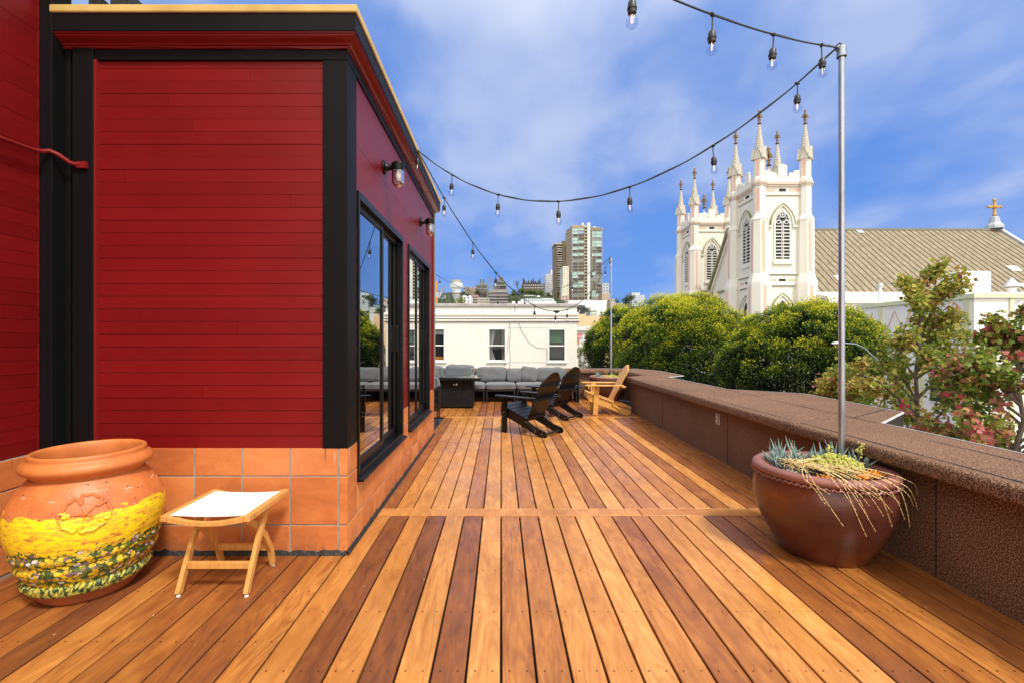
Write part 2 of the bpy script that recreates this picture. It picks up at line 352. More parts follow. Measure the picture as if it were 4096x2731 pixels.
def leaf_mesh(name, P, nrm, size, tone, mat, parent=None, shape='ficus', spread=.6):
    n = len(P)
    if shape == 'ficus': base = np.array([(0, 0, 0), (.22, .5, .05), (0, 1, 0), (-.22, .5, .05)], float); faces = [(0, 1, 2, 3)]
    elif shape == 'maple': base = np.array([(0, 0, 0), (.38, .06, -.06), (.5, .5, -.12), (.2, .62, .0), (0, 1.05, -.05), (-.2, .62, 0), (-.5, .5, -.12), (-.38, .06, -.06)], float); faces = [(0, 1, 2, 3, 4), (0, 4, 5, 6, 7)]
    k = len(base)
    d = nrm + RNG.normal(size=(n, 3))*spread; d /= np.linalg.norm(d, axis=1)[:, None]
    h = RNG.normal(size=(n, 3)); a = np.cross(d, h); a /= np.linalg.norm(a, axis=1)[:, None]; b = np.cross(d, a)
    sz = (size*(.7+.6*RNG.random(n)))[:, None, None]
    V = P[:, None, :] + sz*(base[None, :, 0:1]*a[:, None, :] + base[None, :, 1:2]*d[:, None, :] + base[None, :, 2:3]*b[:, None, :])
    V = V.reshape(-1, 3)
    off = Vector((0, 0, 0)); q = parent
    while q is not None: off += q.location; q = q.parent
    V = V-np.array(off)
    idx = np.arange(n)[:, None]*k
    loops = np.concatenate([idx+np.array(f)[None, :] for f in faces], axis=1).reshape(-1)
    nf = len(faces)*n; ln = np.tile(np.array([len(f) for f in faces]), n)
    me = bpy.data.meshes.new(name); me.vertices.add(len(V)); me.vertices.foreach_set('co', V.ravel())
    me.loops.add(len(loops)); me.loops.foreach_set('vertex_index', loops.astype(np.int32))
    me.polygons.add(nf); st = np.concatenate([[0], np.cumsum(ln)[:-1]]); me.polygons.foreach_set('loop_start', st.astype(np.int32)); me.polygons.foreach_set('loop_total', ln.astype(np.int32))
    at = me.attributes.new('tone', 'FLOAT', 'FACE'); at.data.foreach_set('value', np.repeat(np.clip(tone, 0, 1), len(faces)).astype(np.float32))
    me.materials.append(mat); me.update(calc_edges=True); me.validate()
    o = bpy.data.objects.new(name, me); COL.objects.link(o); o.parent = parent; return o

# ------------------------------------------------------------------ camera, sun, sky
cam = bpy.data.objects.new('camera', bpy.data.cameras.new('camera')); COL.objects.link(cam); SC.camera = cam
cam.location = (0, 0, EYE); cam.rotation_euler = (R(90), 0, 0)
cam.data.sensor_width = 36; cam.data.lens = 1045/2352*36; cam.data.shift_x = 25/2352; cam.data.clip_start = .05; cam.data.clip_end = 6000
SUN_EL, SUN_AZ = R(54), R(146)       # azimuth measured clockwise from +Y: behind and right of the camera
sd = Vector((math.sin(SUN_AZ)*math.cos(SUN_EL), math.cos(SUN_AZ)*math.cos(SUN_EL), math.sin(SUN_EL)))
sun = bpy.data.objects.new('sun', bpy.data.lights.new('sun', 'SUN')); COL.objects.link(sun)
sun.data.energy = 2.7; sun.data.angle = R(9); sun.data.color = (1, .93, .82); sun.rotation_euler = (-sd).to_track_quat('-Z', 'Y').to_euler()
w = bpy.data.worlds.new('World'); SC.world = w; w.use_nodes = True; nt = w.node_tree; nt.nodes.clear()
wo = nt.nodes.new('ShaderNodeOutputWorld'); bg = N(nt, 'ShaderNodeBackground', Strength=.1)
sky = N(nt, 'ShaderNodeTexSky', sky_type='NISHITA', sun_disc=False, sun_elevation=SUN_EL, sun_rotation=SUN_AZ, air_density=1.0, dust_density=.6, ozone_density=2.5)
tc = N(nt, 'ShaderNodeTexCoord'); sp = N(nt, 'ShaderNodeSeparateXYZ'); L(nt, tc.outputs['Generated'], sp.inputs[0])
zc = mth(nt, 'ADD', mth(nt, 'ABSOLUTE', sp.outputs['Z']), .28)
cb = N(nt, 'ShaderNodeCombineXYZ'); L(nt, mth(nt, 'DIVIDE', sp.outputs['X'], zc), cb.inputs[0]); L(nt, mth(nt, 'DIVIDE', sp.outputs['Y'], zc), cb.inputs[1])
cb.inputs[2].default_value = 3.3
mpw = N(nt, 'ShaderNodeMapping'); mpw.inputs['Rotation'].default_value = (0, 0, R(28)); mpw.inputs['Scale'].default_value = (1.25, .95, 1); L(nt, cb.outputs[0], mpw.inputs['Vector'])
n1 = noise(nt, mpw.outputs[0], 1.25, 3, .45, .15); n2 = noise(nt, mpw.outputs[0], 4.5, 4, .5, .2)
cl = mth(nt, 'ADD', mth(nt, 'MULTIPLY', n1, .70), mth(nt, 'MULTIPLY', n2, .30))
# high and rear parts of the sky are fully overcast
hi = mth(nt, 'MULTIPLY', mth(nt, 'SUBTRACT', mth(nt, 'ADD', sp.outputs['Z'], mth(nt, 'MULTIPLY', sp.outputs['X'], .10)), .54), 2.0, True)
bk = mth(nt, 'MULTIPLY', mth(nt, 'SUBTRACT', .15, sp.outputs['Y']), 1.2, True)
cl = mth(nt, 'ADD', cl, mth(nt, 'MULTIPLY', mth(nt, 'MAXIMUM', hi, bk), .55))
mk = ramp(nt, cl, [(.40, (0, 0, 0)), (.50, (.22,)*3), (.60, (.60,)*3), (.80, (1, 1, 1))])
blue = mixc(nt, 1.0, sky.outputs[0], (.62, .80, 1.18), 'MULTIPLY')
blue = mixc(nt, .78, blue, (1.0, 2.3, 6.1))
over = mth(nt, 'MAXIMUM', hi, bk)
cloud = mixc(nt, over, (4.5, 5.1, 6.7), (15.5, 14.6, 13.2))
skc = mixc(nt, mk, blue, cloud)
L(nt, skc, bg.inputs[0]); L(nt, bg.outputs[0], wo.inputs[0])
SC.view_settings.view_transform = 'Standard'; SC.view_settings.look = 'None'; SC.view_settings.exposure = .45; SC.view_settings.gamma = 1
try:
    SC.cycles.max_bounces = 8; SC.cycles.transparent_max_bounces = 16; SC.cycles.caustics_reflective = False; SC.cycles.caustics_refractive = False
except Exception: pass

# ------------------------------------------------------------------ deck
PW = .1428
FRONT = {0: 0.62, 1: 0.58, 2: 0.85, 3: 0.8, 4: 0.98, 5: 0.75, 6: 0.42, 7: 0.55, 8: 0.82, 9: 0.85, 10: 1.0, 11: 0.34, 12: 0.5, 13: 0.5, 14: 0.6, 15: 0.42, 16: 0.38, 17: 0.5, -1: 0.9, -2: 0.3, -3: 0.82, -4: 0.24, -5: 0.72, -6: 0.18, -7: 0.74, -8: 0.66, -9: 0.34, -10: 0.32, -11: 0.5, -12: 0.44, -13: 0.56, -14: 0.7, -15: 0.22, -16: 0.5, -17: 0.22, -18: 0.55, -19: 0.4, -20: 0.3}
MID = {0:.85,1:.62,2:.88,3:.78,4:.88,5:.58,6:1.0,7:.66,8:.66,9:.92,10:.66,11:.9,12:.45,13:.88,14:.28,15:.55,16:.5,17:.5,-1:.9,-2:.6,-3:.9,-4:.92,-5:.88,-6:.82,-7:.45,-8:.7}
def board(mb, x0, x1, y0, y1, tone, z=0., gap=.0052, th=.022):
    mb.tone = .10+.84*tone+random.uniform(-.03, .03); mb.rnd = random.random(); c = .0025; a, b = x0+gap, x1-gap; a2, b2 = y0+.002, y1-.002
    dz = random.uniform(-.0008, .0008)+z
    vs = [(a, a2, dz-th), (b, a2, dz-th), (b, b2, dz-th), (a, b2, dz-th), (a, a2, dz-c), (b, a2, dz-c), (b, b2, dz-c), (a, b2, dz-c), (a+c, a2+c, dz), (b-c, a2+c, dz), (b-c, b2-c, dz), (a+c, b2-c, dz)]
    mb.add(vs, [(0, 1, 5, 4), (1, 2, 6, 5), (2, 3, 7, 6), (3, 0, 4, 7), (4, 5, 9, 8), (5, 6, 10, 9), (6, 7, 11, 10), (7, 4, 8, 11), (8, 9, 10, 11)])
def screw(mb, x, y):
    mb.tone = -.2; mb.rnd = 0; r = .0042
    mb.add([(x+r*math.cos(a), y+r*math.sin(a), .0012) for a in [i*math.pi/3 for i in range(6)]], [tuple(range(6))])
d = MB()
for k in range(-30, 20):
    x0, x1 = k*PW, (k+1)*PW
    y1 = 3.536 if x1 > -.99 else 2.90
    if x0 < 2.52:
        yy0 = -1.6
        board(d, x0, x1, yy0, y1, FRONT.get(k, random.uniform(.3, .8)))
        y = y1-.03
        while y > .8:
            for fx in (.25, .75): screw(d, x0+PW*fx, y)
            y -= .41
    if -1.1 < x1 and x0 < 2.52:
        board(d, max(x0, -1.0), x1, 3.693, 8.10, MID.get(k, .55))
        y = 3.72
        while y < 7:
            for fx in (.25, .75): screw(d, x0+PW*fx, y)
            y += .41
    if x0 < 3.0: board(d, x0, x1, 8.25, 11.1, random.choice([.5, .6, .4, .68, .3, .62, .55]))
    if k > 17: break
def hboard(mb, x0, x1, y0, y1, tone):
    n = len(mb.v); board(mb, x0, x1, y0, y1, tone, gap=.003)
hboard(d, -1.0, 1.1, 3.54, 3.689, .86); hboard(d, 1.1, 2.52, 3.54, 3.689, .8); hboard(d, -1.0, 2.52, 8.104, 8.246, .88)
deck = struct(d.build('wooden_deck', T['deck']))
s = MB(); s.box(-6, 3, -3, 11.2, -.14, -.045); struct(s.build('roof_surface', T['flash']))

# ------------------------------------------------------------------ rooftop house
H = thing('rooftop_house', 'red timber clad rooftop room with black trim and terracotta tile base', 'house', (-.977, 2.885, 0))
FY, SX = 2.885, -.977
W1 = (3.094, 4.517); W2 = (4.79, 6.19); WZ0, WZ1 = .42, 2.375
def claddings():
    P = .0805
    f = MB(); z = .672; i = 0
    while z < 3.13:
        f.tone = random.uniform(.3, .7); f.rnd = random.random(); pr = random.uniform(0, .0045)
        if i in (22, 9): pr += .004
        z1 = min(z+P-.0022, 3.13)
        cuts = [-2.56]+([random.uniform(-2.4, -1.3)] if random.random() < .4 else [])+[-1.13]
        for xa, xb in zip(cuts[:-1], cuts[1:]):
            f.prism([(FY+.03, z), (FY+.014-pr, z), (FY+.012-pr, z1-.001), (FY+.03, z1)], lambda p, dd: (dd, p[0], p[1]), xa+.0008, xb-.0008)
            f.tone = random.uniform(.3, .7)
        for xn in (-2.52, -2.2, -1.85, -1.5, -1.17):
            xn += random.uniform(-.02, .02); zn = z+.04+random.uniform(-.012, .012); f.add([(xn+.004*math.cos(a), FY+.0118-pr, zn+.004*math.sin(a)) for a in (0, 1.05, 2.1, 3.14, 4.19, 5.24)], [(5, 4, 3, 2, 1, 0)])
        z += P; i += 1
    f.build('front_cladding', T['red'], H)
    g = MB(); z = .672; i = 0
    while z < 3.16:
        z1 = min(z+P-.0022, 3.17); segs = [(3.066, 6.50)]
        if z1 < WZ1+.02: segs = [(3.066, W1[0]), (W1[1], W2[0]), (W2[1], 6.5)]
        g.tone = random.uniform(.3, .7)
        for a, b in segs:
            pr = random.uniform(0, .0025)
            g.prism([(SX-.03, z), (SX-.008+pr, z), (SX-.006+pr, z1), (SX-.03, z1)], lambda p, dd: (p[0], dd, p[1]), a, b)
        z += P
    g.build('side_cladding', T['red'], H)
    h = MB(); z = .675; i = 0
    while z < 5.6:
        h.tone = random.uniform(.1, .6); h.rnd = random.random(); pr = random.uniform(0, .004)
        z1 = z+P-.0022
        h.prism([(-2.86, z), (-2.845+pr, z), (-2.843+pr, z1), (-2.86, z1)], lambda p, dd: (p[0], dd, p[1]), -2.5, 2.80)
        z += P
    h.build('wing_cladding', T['red'], H)
claddings()
b = MB()   # wall cores and roof
b.box(-6, -1.0, 2.916, 3.0, 0, 3.2)
for a, c in ((3.0, W1[0]), (W1[1], W2[0]), (W2[1], 6.6)): b.box(-1.13, -1.0, a, c, 0, 3.2)
for a, c in (W1, W2): b.box(-1.13, -1.0, a, c, 0, WZ0); b.box(-1.13, -1.0, a, c, WZ1, 3.2)
b.box(-6, -1.0, 6.6, 6.63, 0, 3.2); b.box(-6, -5.9, 3.0, 6.6, 0, 3.2); b.box(-5.9, -1.13, 3.0, 6.6, -.02, .03)
b.build('wall', T['room'], H)
r_ = MB(); r_.box(-6, -1.0, 2.93, 6.6, 3.2, 3.30); r_.build('roof', T['flash'], H)
wing = MB(); wing.box(-9, -2.862, -3, 2.86, 0, 5.6); wing.build('wing_wall', T['red'], H)
# black trim
t = MB()
t.box(-2.84, -2.765, 2.80, 2.93, .674, 5.6); t.box(-2.765, -2.735, 2.885, 2.93, .674, 3.2); t.box(-2.735, -2.70, 2.90, 2.93, .674, 3.2)
t.box(-2.70, -2.572, 2.865, 2.915, .674, 3.2)
t.build('inner_corner_trim', T['black'], H, bev=.003)
t = MB(); t.box(-2.572, -2.556, 2.872, 2.915, .674, 3.13); t.box(-2.862, -2.842, 2.79, 2.80, .674, 5.6); t.build('red_batten', T['crown_red'], H)
t = MB(); t.box(-1.13, SX+.004, FY-.004, FY+.03, .676, 3.13); t.box(SX-.03, SX+.0035, FY+.03, 3.066, .676, 3.13)
t.build('corner_board', T['black'], H, bev=.003)
t = MB(); t.box(-2.70, SX+.006, FY-.007, FY+.03, 3.13, 3.195); t.box(SX-.03, SX+.006, FY+.03, 6.6, 3.13, 3.195); t.build('header_board', T['black'], H, bev=.002)
t = MB(); t.box(SX-.03, SX+.02, 6.55, 6.63, .675, 3.2); t.build('end_trim', flat('pale_grey_green_paint', (.20, .25, .24)), H, bev=.004)
t = MB(); t.box(SX-.02, SX+.016, 6.50, 6.55, .675, 3.2); t.build('end_batten', T['crown_red'], H, bev=.004)
def sweepL(prof, mats, name, bev=0):
    m = MB(); A = [(-2.775, FY-p, z) for p, z in prof]; B = [(SX+p, FY-p, z) for p, z in prof]; C = [(SX+p, 6.63+p, z) for p, z in prof]; D = [(-4, 6.63+p, z) for p, z in prof]
    n = len(prof); vs = A+B+C+D
    fs = [(k*n+i, (k+1)*n+i, (k+1)*n+(i+1) % n, k*n+(i+1) % n) for k in range(3) for i in range(n)]
    fs += [tuple(range(n))[::-1], tuple(range(3*n, 4*n))]
    m.add(vs, fs); return m.build(name, mats, H, smooth=True, ang=30, bev=bev)
sweepL([(-.04, 3.197), (.010, 3.197), (.014, 3.203), (.014, 3.211), (.022, 3.214), (.026, 3.222), (.040, 3.231), (.058, 3.238), (.066, 3.246), (.067, 3.255), (.074, 3.256), (.075, 3.263), (-.04, 3.263)], T['crown_red'], 'crown_moulding')
sweepL([(-.04, 3.265), (.080, 3.265), (.080, 3.372), (-.04, 3.372)], T['black'], 'fascia')
sweepL([(-.1, 3.374), (.086, 3.374), (.090, 3.380), (.090, 3.418), (.080, 3.426), (-.1, 3.428)], T['gold'], 'roof_edge')
cp = [(-2.72+i*.06, FY-.016-.004*math.sin(i*.9), 3.205-.004*math.sin(i*.55)-.006*(i/29)) for i in range(30)]
cs = [(SX+.02+.003*math.sin(i), FY+i*.13, 3.208-.005*math.sin(i*.7)) for i in range(28)]
m = MB(); m.tube(cp+cs, .0045, 6); m.build('painted_cable', T['crown_red'], H, smooth=True)
m = MB(); pts = [(-2.80, 1.2, 2.60), (-2.80, 2.2, 2.47), (-2.80, 2.54, 2.485), (-2.80, 2.73, 2.495), (-2.79, 2.77, 2.505), (-2.765, 2.785, 2.515), (-2.73, 2.80, 2.50), (-2.695, 2.845, 2.465), (-2.66, 2.85, 2.455), (-2.625, 2.86, 2.46)]
m.tube(pts, .013, 8); m.box(-2.66, -2.60, 2.845, 2.868, 2.435, 2.475); m.build('red_conduit', T['crown_red'], H, smooth=True)
m = MB()
m.lathe([(0, .055), (.12, .055), (.16, .03), (.2, .012)], -2.08, 3.15, 16, 3.33); m.build('roof_vent', T['galv'], H, smooth=True)
m = MB(); m.box(-2.72, -2.64, 3.0, 3.1, 3.43, 3.62); m.box(-2.62, -2.5, 3.05, 3.3, 3.43, 3.7); m.build('roof_box', T['flash'], H)
# terracotta base
tl = MB(); gr = MB()
xs = [-2.83, -2.553, -2.25, -1.946, -1.643, -1.339, -1.033, SX]; zs = [.02, .188, .497, .674]; g_ = .0052
for i in range(len(xs)-1):
    for j in range(3):
        tl.tone = random.random(); tl.rnd = random.random()
        e = .006 if i == len(xs)-2 else g_
        tl.box(xs[i]+g_, xs[i+1]-(0 if i == len(xs)-2 else g_), FY, FY+.02, zs[j]+g_, zs[j+1]-(g_ if j < 2 else 0))
ys = [FY+.02+.304*i for i in range(13)]; ys[-1] = 6.63
def side_tiles(y0, y1, z0, z1):
    if y1-y0 < .01 or z1-z0 < .01: return
    tl.tone = random.random(); tl.rnd = random.random(); tl.box(SX-.02, SX, y0+g_, y1-g_, z0+g_, z1-g_)
for i in range(12):
    for j in range(3):
        y0, y1, z0, z1 = ys[i], ys[i+1], zs[j], zs[j+1]
        if i == 0: y0 -= .0
        if z1 <= WZ0: side_tiles(y0, y1, z0, z1); continue
        cuts = sorted(set([y0, y1]+[c for c in (*W1, *W2) if y0 < c < y1]))
        for a, c in zip(cuts[:-1], cuts[1:]):
            mid = (a+c)/2; inw = W1[0] < mid < W1[1] or W2[0] < mid < W2[1]
            if inw:
                if z0 < WZ0-.02: side_tiles(a, c, z0, WZ0-.02)
            else: side_tiles(a, c, z0, z1)
for i in range(0, 16):
    for j in range(3):
        tl.tone = random.random(); tl.rnd = random.random(); y0 = -2.0+.304*i
        tl.box(-2.85, -2.83, y0+g_, min(y0+.304, FY)-g_, zs[j]+g_, zs[j+1]-g_)
tl.build('tile_base', T['tile'], H, bev=.0025)
gr.box(-2.828, SX-.006, FY+.004, FY+.03, 0, .672)
for a, c, zt in ((FY+.03, W1[0], .67), (W1[0], W1[1], WZ0-.021), (W1[1], W2[0], .67), (W2[0], W2[1], WZ0-.021), (W2[1], 6.62, .67)): gr.box(-1.0, SX-.005, a, c, 0, zt)
gr.box(-2.862, -2.835, -2.2, FY, 0, .672); gr.build('grout_backing', T['grout'], H)
fl = MB()
def ragged(p0, p1, nx, ny):
    n = int(math.dist(p0, p1)/.03); pr = []
    for i in range(n+1):
        q = i/n; x = p0[0]+(p1[0]-p0[0])*q; y = p0[1]+(p1[1]-p0[1])*q; h = .028+.010*math.sin(i*1.7)*math.sin(i*.6)+random.uniform(-.004, .004)
        pr.append((x, y, h))
    vs = []
    for x, y, h in pr: vs += [(x, y, h), (x+nx*.006, y+ny*.006, h-.002), (x+nx*.016, y+ny*.016, .001)]
    fl.add(vs, [(3*i+k, 3*i+3+k, 3*i+4+k, 3*i+1+k) for i in range(n) for k in range(2)])
ragged((-2.83, FY), (SX+.0, FY), 0, -1); ragged((SX, FY-.01), (SX, 6.64), 1, 0); fl.build('base_flashing', T['flash'], H, smooth=True)
def sliding_window(y0, y1, split):
    fr = MB(); z0, z1 = WZ0, WZ1
    fr.box(-1.14, SX+.010, y0, y0+.03, z0, z1); fr.box(-1.14, SX+.010, y1-.045, y1, z0, z1)
    fr.box(-1.14, SX+.010, y0+.03, y1-.045, z1-.05, z1); fr.box(-1.14, SX+.010, y0+.03, y1-.045, z0, z0+.035)
    fr.box(-1.03, -1.015, y0+.03, y1-.045, z1-.09, z1-.05); fr.box(-1.07, -1.055, y0+.03, y1-.045, z1-.085, z1-.05)
    fr.box(-1.01, -1.0, y1-.075, y1-.045, z0+.035, z1-.05)
    w_ = fr.build('window', T['frame'], H, bev=.002)
    sl = MB(); sl.prism([(-1.0, z0-.02), (SX+.045, z0-.02), (SX+.045, z0-.004), (-1.0, z0+.010)], lambda p, dd: (p[0], dd, p[1]), y0-.01, y1+.01); sl.build('sill', T['frame'], w_, bev=.003)
    for (a, c, X) in ((y0+.03, split+.02, -1.014), (split-.02, y1-.045, -1.040)):
        s_ = MB(); k = .04
        s_.box(X-.012, X+.012, a, a+k, z0+.035, z1-.05); s_.box(X-.012, X+.012, c-k, c, z0+.035, z1-.05)
        s_.box(X-.012, X+.012, a+k, c-k, z0+.035, z0+.105); s_.box(X-.012, X+.012, a+k, c-k, z1-.10, z1-.05); s_.build('sash', T['frame'], w_, bev=.0015)
        p_ = MB(); p_.add([(X, a+k, z0+.105), (X, c-k, z0+.105), (X, c-k, z1-.10), (X, a+k, z1-.10)], [(0, 1, 2, 3)]); p_.build('pane', T['pane'], w_)
    hd = MB(); hd.box(-1.026, -1.005, y1-.082, y1-.068, 1.25, 1.5); hd.build('handle', T['frame'], w_, bev=.004)
sliding_window(*W1, 3.86); sliding_window(*W2, 5.42)

def wall_lamp(y, z, label):
    root = thing('wall_lamp', label, 'lamp', (SX, y, z), 'jelly jar wall lamps')
    o = MB()
    prof = [(0, .058), (.012, .056), (.02, .035), (.05, .022), (.075, .026)]
    vs = [(SX+zz, y+r*math.cos(2*math.pi*k/20), z+r*math.sin(2*math.pi*k/20)) for zz, r in prof for k in range(20)]
    o.add(vs, [(i*20+k, i*20+(k+1) % 20, (i+1)*20+(k+1) % 20, (i+1)*20+k) for i in range(4) for k in range(20)]); o.build('base', T['frame'], root, smooth=True)
    c = MB(); c.lathe([(-.03, .001), (-.03, .050), (-.026, .053), (.03, .053), (.036, .046), (.038, .001)], SX+.115, y, 24, z); c.build('cap', T['frame'], root, smooth=True, ang=30)
    j = MB(); pr = []
    for i in range(15): pr.append((-.03-.009*i, .048+(.0025 if i % 2 else 0)-(.0 if i < 12 else .007*(i-11))))
    pr.append((-.168, .001)); j.lathe(pr, SX+.115, y, 24, z); j.build('glass_jar', T['jar'], root, smooth=True, ang=80)
    bl = MB(); bl.ball((SX+.115, y, z-.07), .026, 12, 8, (1, 1, 1.5)); bl.build('bulb', flat('white_bulb', (.8, .78, .75)), root, smooth=True)
wall_lamp(3.80, 2.80, 'black wall lamp with ribbed glass jar above the nearer sliding window')
wall_lamp(5.52, 2.795, 'black wall lamp with ribbed glass jar above the farther sliding window')

# ------------------------------------------------------------------ parapet
PR = thing('parapet_wall', 'low parapet wall wrapped in brown granulated roofing along the deck', 'wall', (2.49, 4, 0))
I_ = [(2.49, -2.5), (2.49, 3.74), (2.49, 3.76), (2.49, 4.32), (2.49, 5.88), (2.49, 6.42), (2.49, 8.70)]; O_ = [(3.10, -2.5), (3.13, 3.74), (3.82, 4.32), (3.86, 5.0), (3.90, 5.88), (3.19, 6.42), (3.17, 8.62)]
I_ += [(2.60, 8.80), (2.84, 8.90), (2.96, 9.02), (2.98, 9.4), (2.98, 10.2)]; O_ += [(3.60, 8.98), (3.62, 9.3), (3.63, 9.7), (3.65, 10.1), (3.65, 10.45)]
for a in (20, 45, 70): I_.append((2.43+.55*math.cos(R(a)), 10.4+.55*math.sin(R(a)))); O_.append((3.3+.1*math.cos(R(a)), 11.1+.25*math.sin(R(a))))
I_ += [(2.30, 10.95), (1.0, 10.95), (-5, 10.95)]; O_ += [(2.6, 11.45), (1.0, 11.45), (-5, 11.45)]
n = len(I_)
def normals(P):
    out = []
    for i in range(len(P)):
        a = Vector(P[max(i-1, 0)]); b_ = Vector(P[min(i+1, len(P)-1)]); dd = (b_-a).normalized(); out.append(Vector((-dd.y, dd.x)))
    return out
NI = normals(I_)
wl = MB(); vs = []
for (x, y), (ox, oy) in zip(I_, O_): vs += [(x, y, -.02), (x, y, .62), (min(ox, 3.05) if y < 10.9 else ox, oy if y > 10.9 else y, .62)]
wl.add(vs, [(3*i, 3*i+3, 3*i+4, 3*i+1) for i in range(n-1)]+[(3*i+1, 3*i+4, 3*i+5, 3*i+2) for i in range(n-1)])
wl.build('wall', T['roofing'], PR)
cpg = MB(); prof = [(0, .605), (.06, .590), (.090, .590), (.099, .596), (.102, .608), (.102, .648), (.098, .664), (.089, .675), (.076, .681), (.03, .683)]
vs = []; K = len(prof)+1
for i in range(n):
    for p, z in prof:
        q = Vector(I_[i])+NI[i]*p; wob = .003*math.sin(i*3.1+z*40); vs.append((q.x, q.y, z+wob))
    vs.append((O_[i][0], O_[i][1], .680))
# subdivide long straight stretches for soft waviness
cpg.add(vs, [(i*K+k, (i+1)*K+k, (i+1)*K+k+1, i*K+k+1) for i in range(n-1) for k in range(K-1)])
cpg.build('coping', T['roofing'], PR, smooth=True, ang=60)
ed = MB()
for i in range(n-1):
    a, b_ = Vector(O_[i]), Vector(O_[i+1]); dd = (b_-a).normalized(); nn = Vector((dd.y, -dd.x))*.006
    ed.add([(a.x-nn.x*1.2, a.y-nn.y*1.2, .6835), (b_.x-nn.x*1.2, b_.y-nn.y*1.2, .6835), (b_.x+nn.x, b_.y+nn.y, .6835), (a.x+nn.x, a.y+nn.y, .6835), (b_.x+nn.x, b_.y+nn.y, .67), (a.x+nn.x, a.y+nn.y, .67)], [(0, 1, 2, 3), (3, 2, 4, 5)])
ed.build('edge_flashing', T['edge'], PR)
fc = MB()
for i in range(n-1):
    a, b_ = O_[i], O_[i+1]; fc.add([(a[0], a[1], .67), (b_[0], b_[1], .67), (b_[0], b_[1], .50), (a[0], a[1], .50)], [(0, 1, 2, 3)])
fc.build('fascia', T['frame'], PR)
sm = MB()
def seam(p0, p1, w=.010):
    a, b_ = Vector(p0), Vector(p1); dd = (b_-a).normalized(); nn = Vector((dd.y, -dd.x))*w*.5; k = max(2, int((b_-a).length/.12)); vs = []
    for i in range(k+1):
        q = a+(b_-a)*i/k+nn.normalized()*random.uniform(-.003, .003); ww = nn*random.uniform(.5, 1.4); vs += [(q.x-ww.x, q.y-ww.y, .6845), (q.x+ww.x, q.y+ww.y, .6845)]
    sm.add(vs, [(2*i, 2*i+1, 2*i+3, 2*i+2) for i in range(k)])
seam((2.475, -.5), (2.475, 8.0)); seam((2.90, -.5), (2.90, 3.1)); seam((2.47, 3.9), (3.1, 4.0)); seam((3.1, 3.75), (3.14, 6.4)); seam((2.5, 5.7), (3.85, 5.8)); seam((3.1, 4.0), (3.8, 4.5)); seam((3.14, 6.4), (3.12, 8.6)); seam((2.6, 8.3), (3.6, 9.0))
for y in (5.0, 7.0, 2.6): sm.box(2.4855, 2.4885, y, y+.004, .02, .60)
sm.build('lap_seam', T['louver'], PR)
ol = MB(); ol.box(2.478, 2.492, 5.17, 5.26, .40, .53); ol.build('outlet_cover', flat('weathered_plate', (.45, .44, .42)), PR, bev=.006)
ol = MB(); ol.ball((2.474, 5.215, .49), .016, 10, 6); ol.ball((2.474, 5.215, .44), .016, 10, 6); ol.build('socket', T['bolt'], PR, smooth=True)
lb = MB(); lb.box(-6, 3.0, -3, 11.2, -11, -.15); tag(lb.build('lower_storeys', flat('street_front_paint', (.35, .05, .04))), 'storeys of the building below the deck, down to the street', 'building')

# ------------------------------------------------------------------ pots, urn, stool
def clay_pot(x, y, label):
    root = thing('clay_pot', label, 'plant pot', (x, y, 0), 'big brown glazed pots holding the poles')
    p = MB(); p.lathe([(0, .0), (0, .235), (.02, .25), (.08, .285), (.16, .332), (.25, .372), (.33, .392), (.40, .396), (.45, .388), (.49, .375), (.505, .37)], x, y, 72); p.build('body', T['pot'], root, smooth=True, ang=50)
    r = MB(); r.lathe([(.50, .368), (.505, .385), (.515, .396), (.53, .400), (.545, .394), (.556, .378), (.556, .345), (.548, .325), (.53, .318), (.46, .325)], x, y, 72); r.build('rim', T['potrim'], root, smooth=True, ang=60)
    c = MB(); nn = 70; pts = []
    for i in range(nn*4+1):
        a = 2*math.pi*i/(nn*4); rr = .392+.005*math.cos(a*nn); pts.append((x+rr*math.cos(a), y+rr*math.sin(a), .497+.006*math.sin(a*nn)))
    c.tube(pts, .007, 5, False); c.build('scalloped_band', T['potrim'], root, smooth=True)
    s_ = MB(); vs = [(x, y, .50)]; nn = 36
    for k in range(1, 5):
        for i in range(nn): a = 2*math.pi*i/nn; rr = .32*k/4; vs.append((x+rr*math.cos(a), y+rr*math.sin(a), .50-.008*k+random.uniform(-.01, .01)))
    fs = [(0, 1+i, 1+(i+1) % nn) for i in range(nn)]+[(1+k*nn+i, 1+(k+1)*nn+i, 1+(k+1)*nn+(i+1) % nn, 1+k*nn+(i+1) % nn) for k in range(3) for i in range(nn)]
    s_.add(vs, fs); s_.build('soil', T['soil'], root, smooth=True, ang=80)
P1 = (2.08, 2.95); P2 = (2.44, 10.52)
clay_pot(*P1, 'large brown clay pot of succulents beside the near pole, against the parapet')
clay_pot(*P2, 'brown clay pot behind the yellow wooden chair in the far corner')
def pole(x, y, h, label):
    root = thing('light_pole', label, 'pole', (x, y, .45), 'galvanised poles holding the string lights')
    p = MB(); p.tube([(x, y, .45), (x, y, h-.02)], .0188, 16); p.build('pipe', T['galv'], root, smooth=True)
    c = MB(); c.lathe([(-.075, .0255), (-.075, .030), (-.045, .030), (-.044, .028), (-.012, .028), (.0, .018), (.002, .001)], x, y, 16, h); c.build('cap', T['galv'], root, smooth=True, ang=30)
    k = MB(); k.tube([(x-.028, y, h-.04), (x-.045, y, h-.02), (x-.04, y, h+.0), (x-.015, y, h+.02), (x, y, h+.01)], .005, 6); k.build('hook', T['cord'], root, smooth=True)
PT1 = (2.32, 3.10, 3.36); PT2 = (2.555, 10.56, 3.28)
pole(*PT1, 'near galvanised pole rising from the pot of succulents'); pole(*PT2, 'far galvanised pole rising from the pot in the corner')

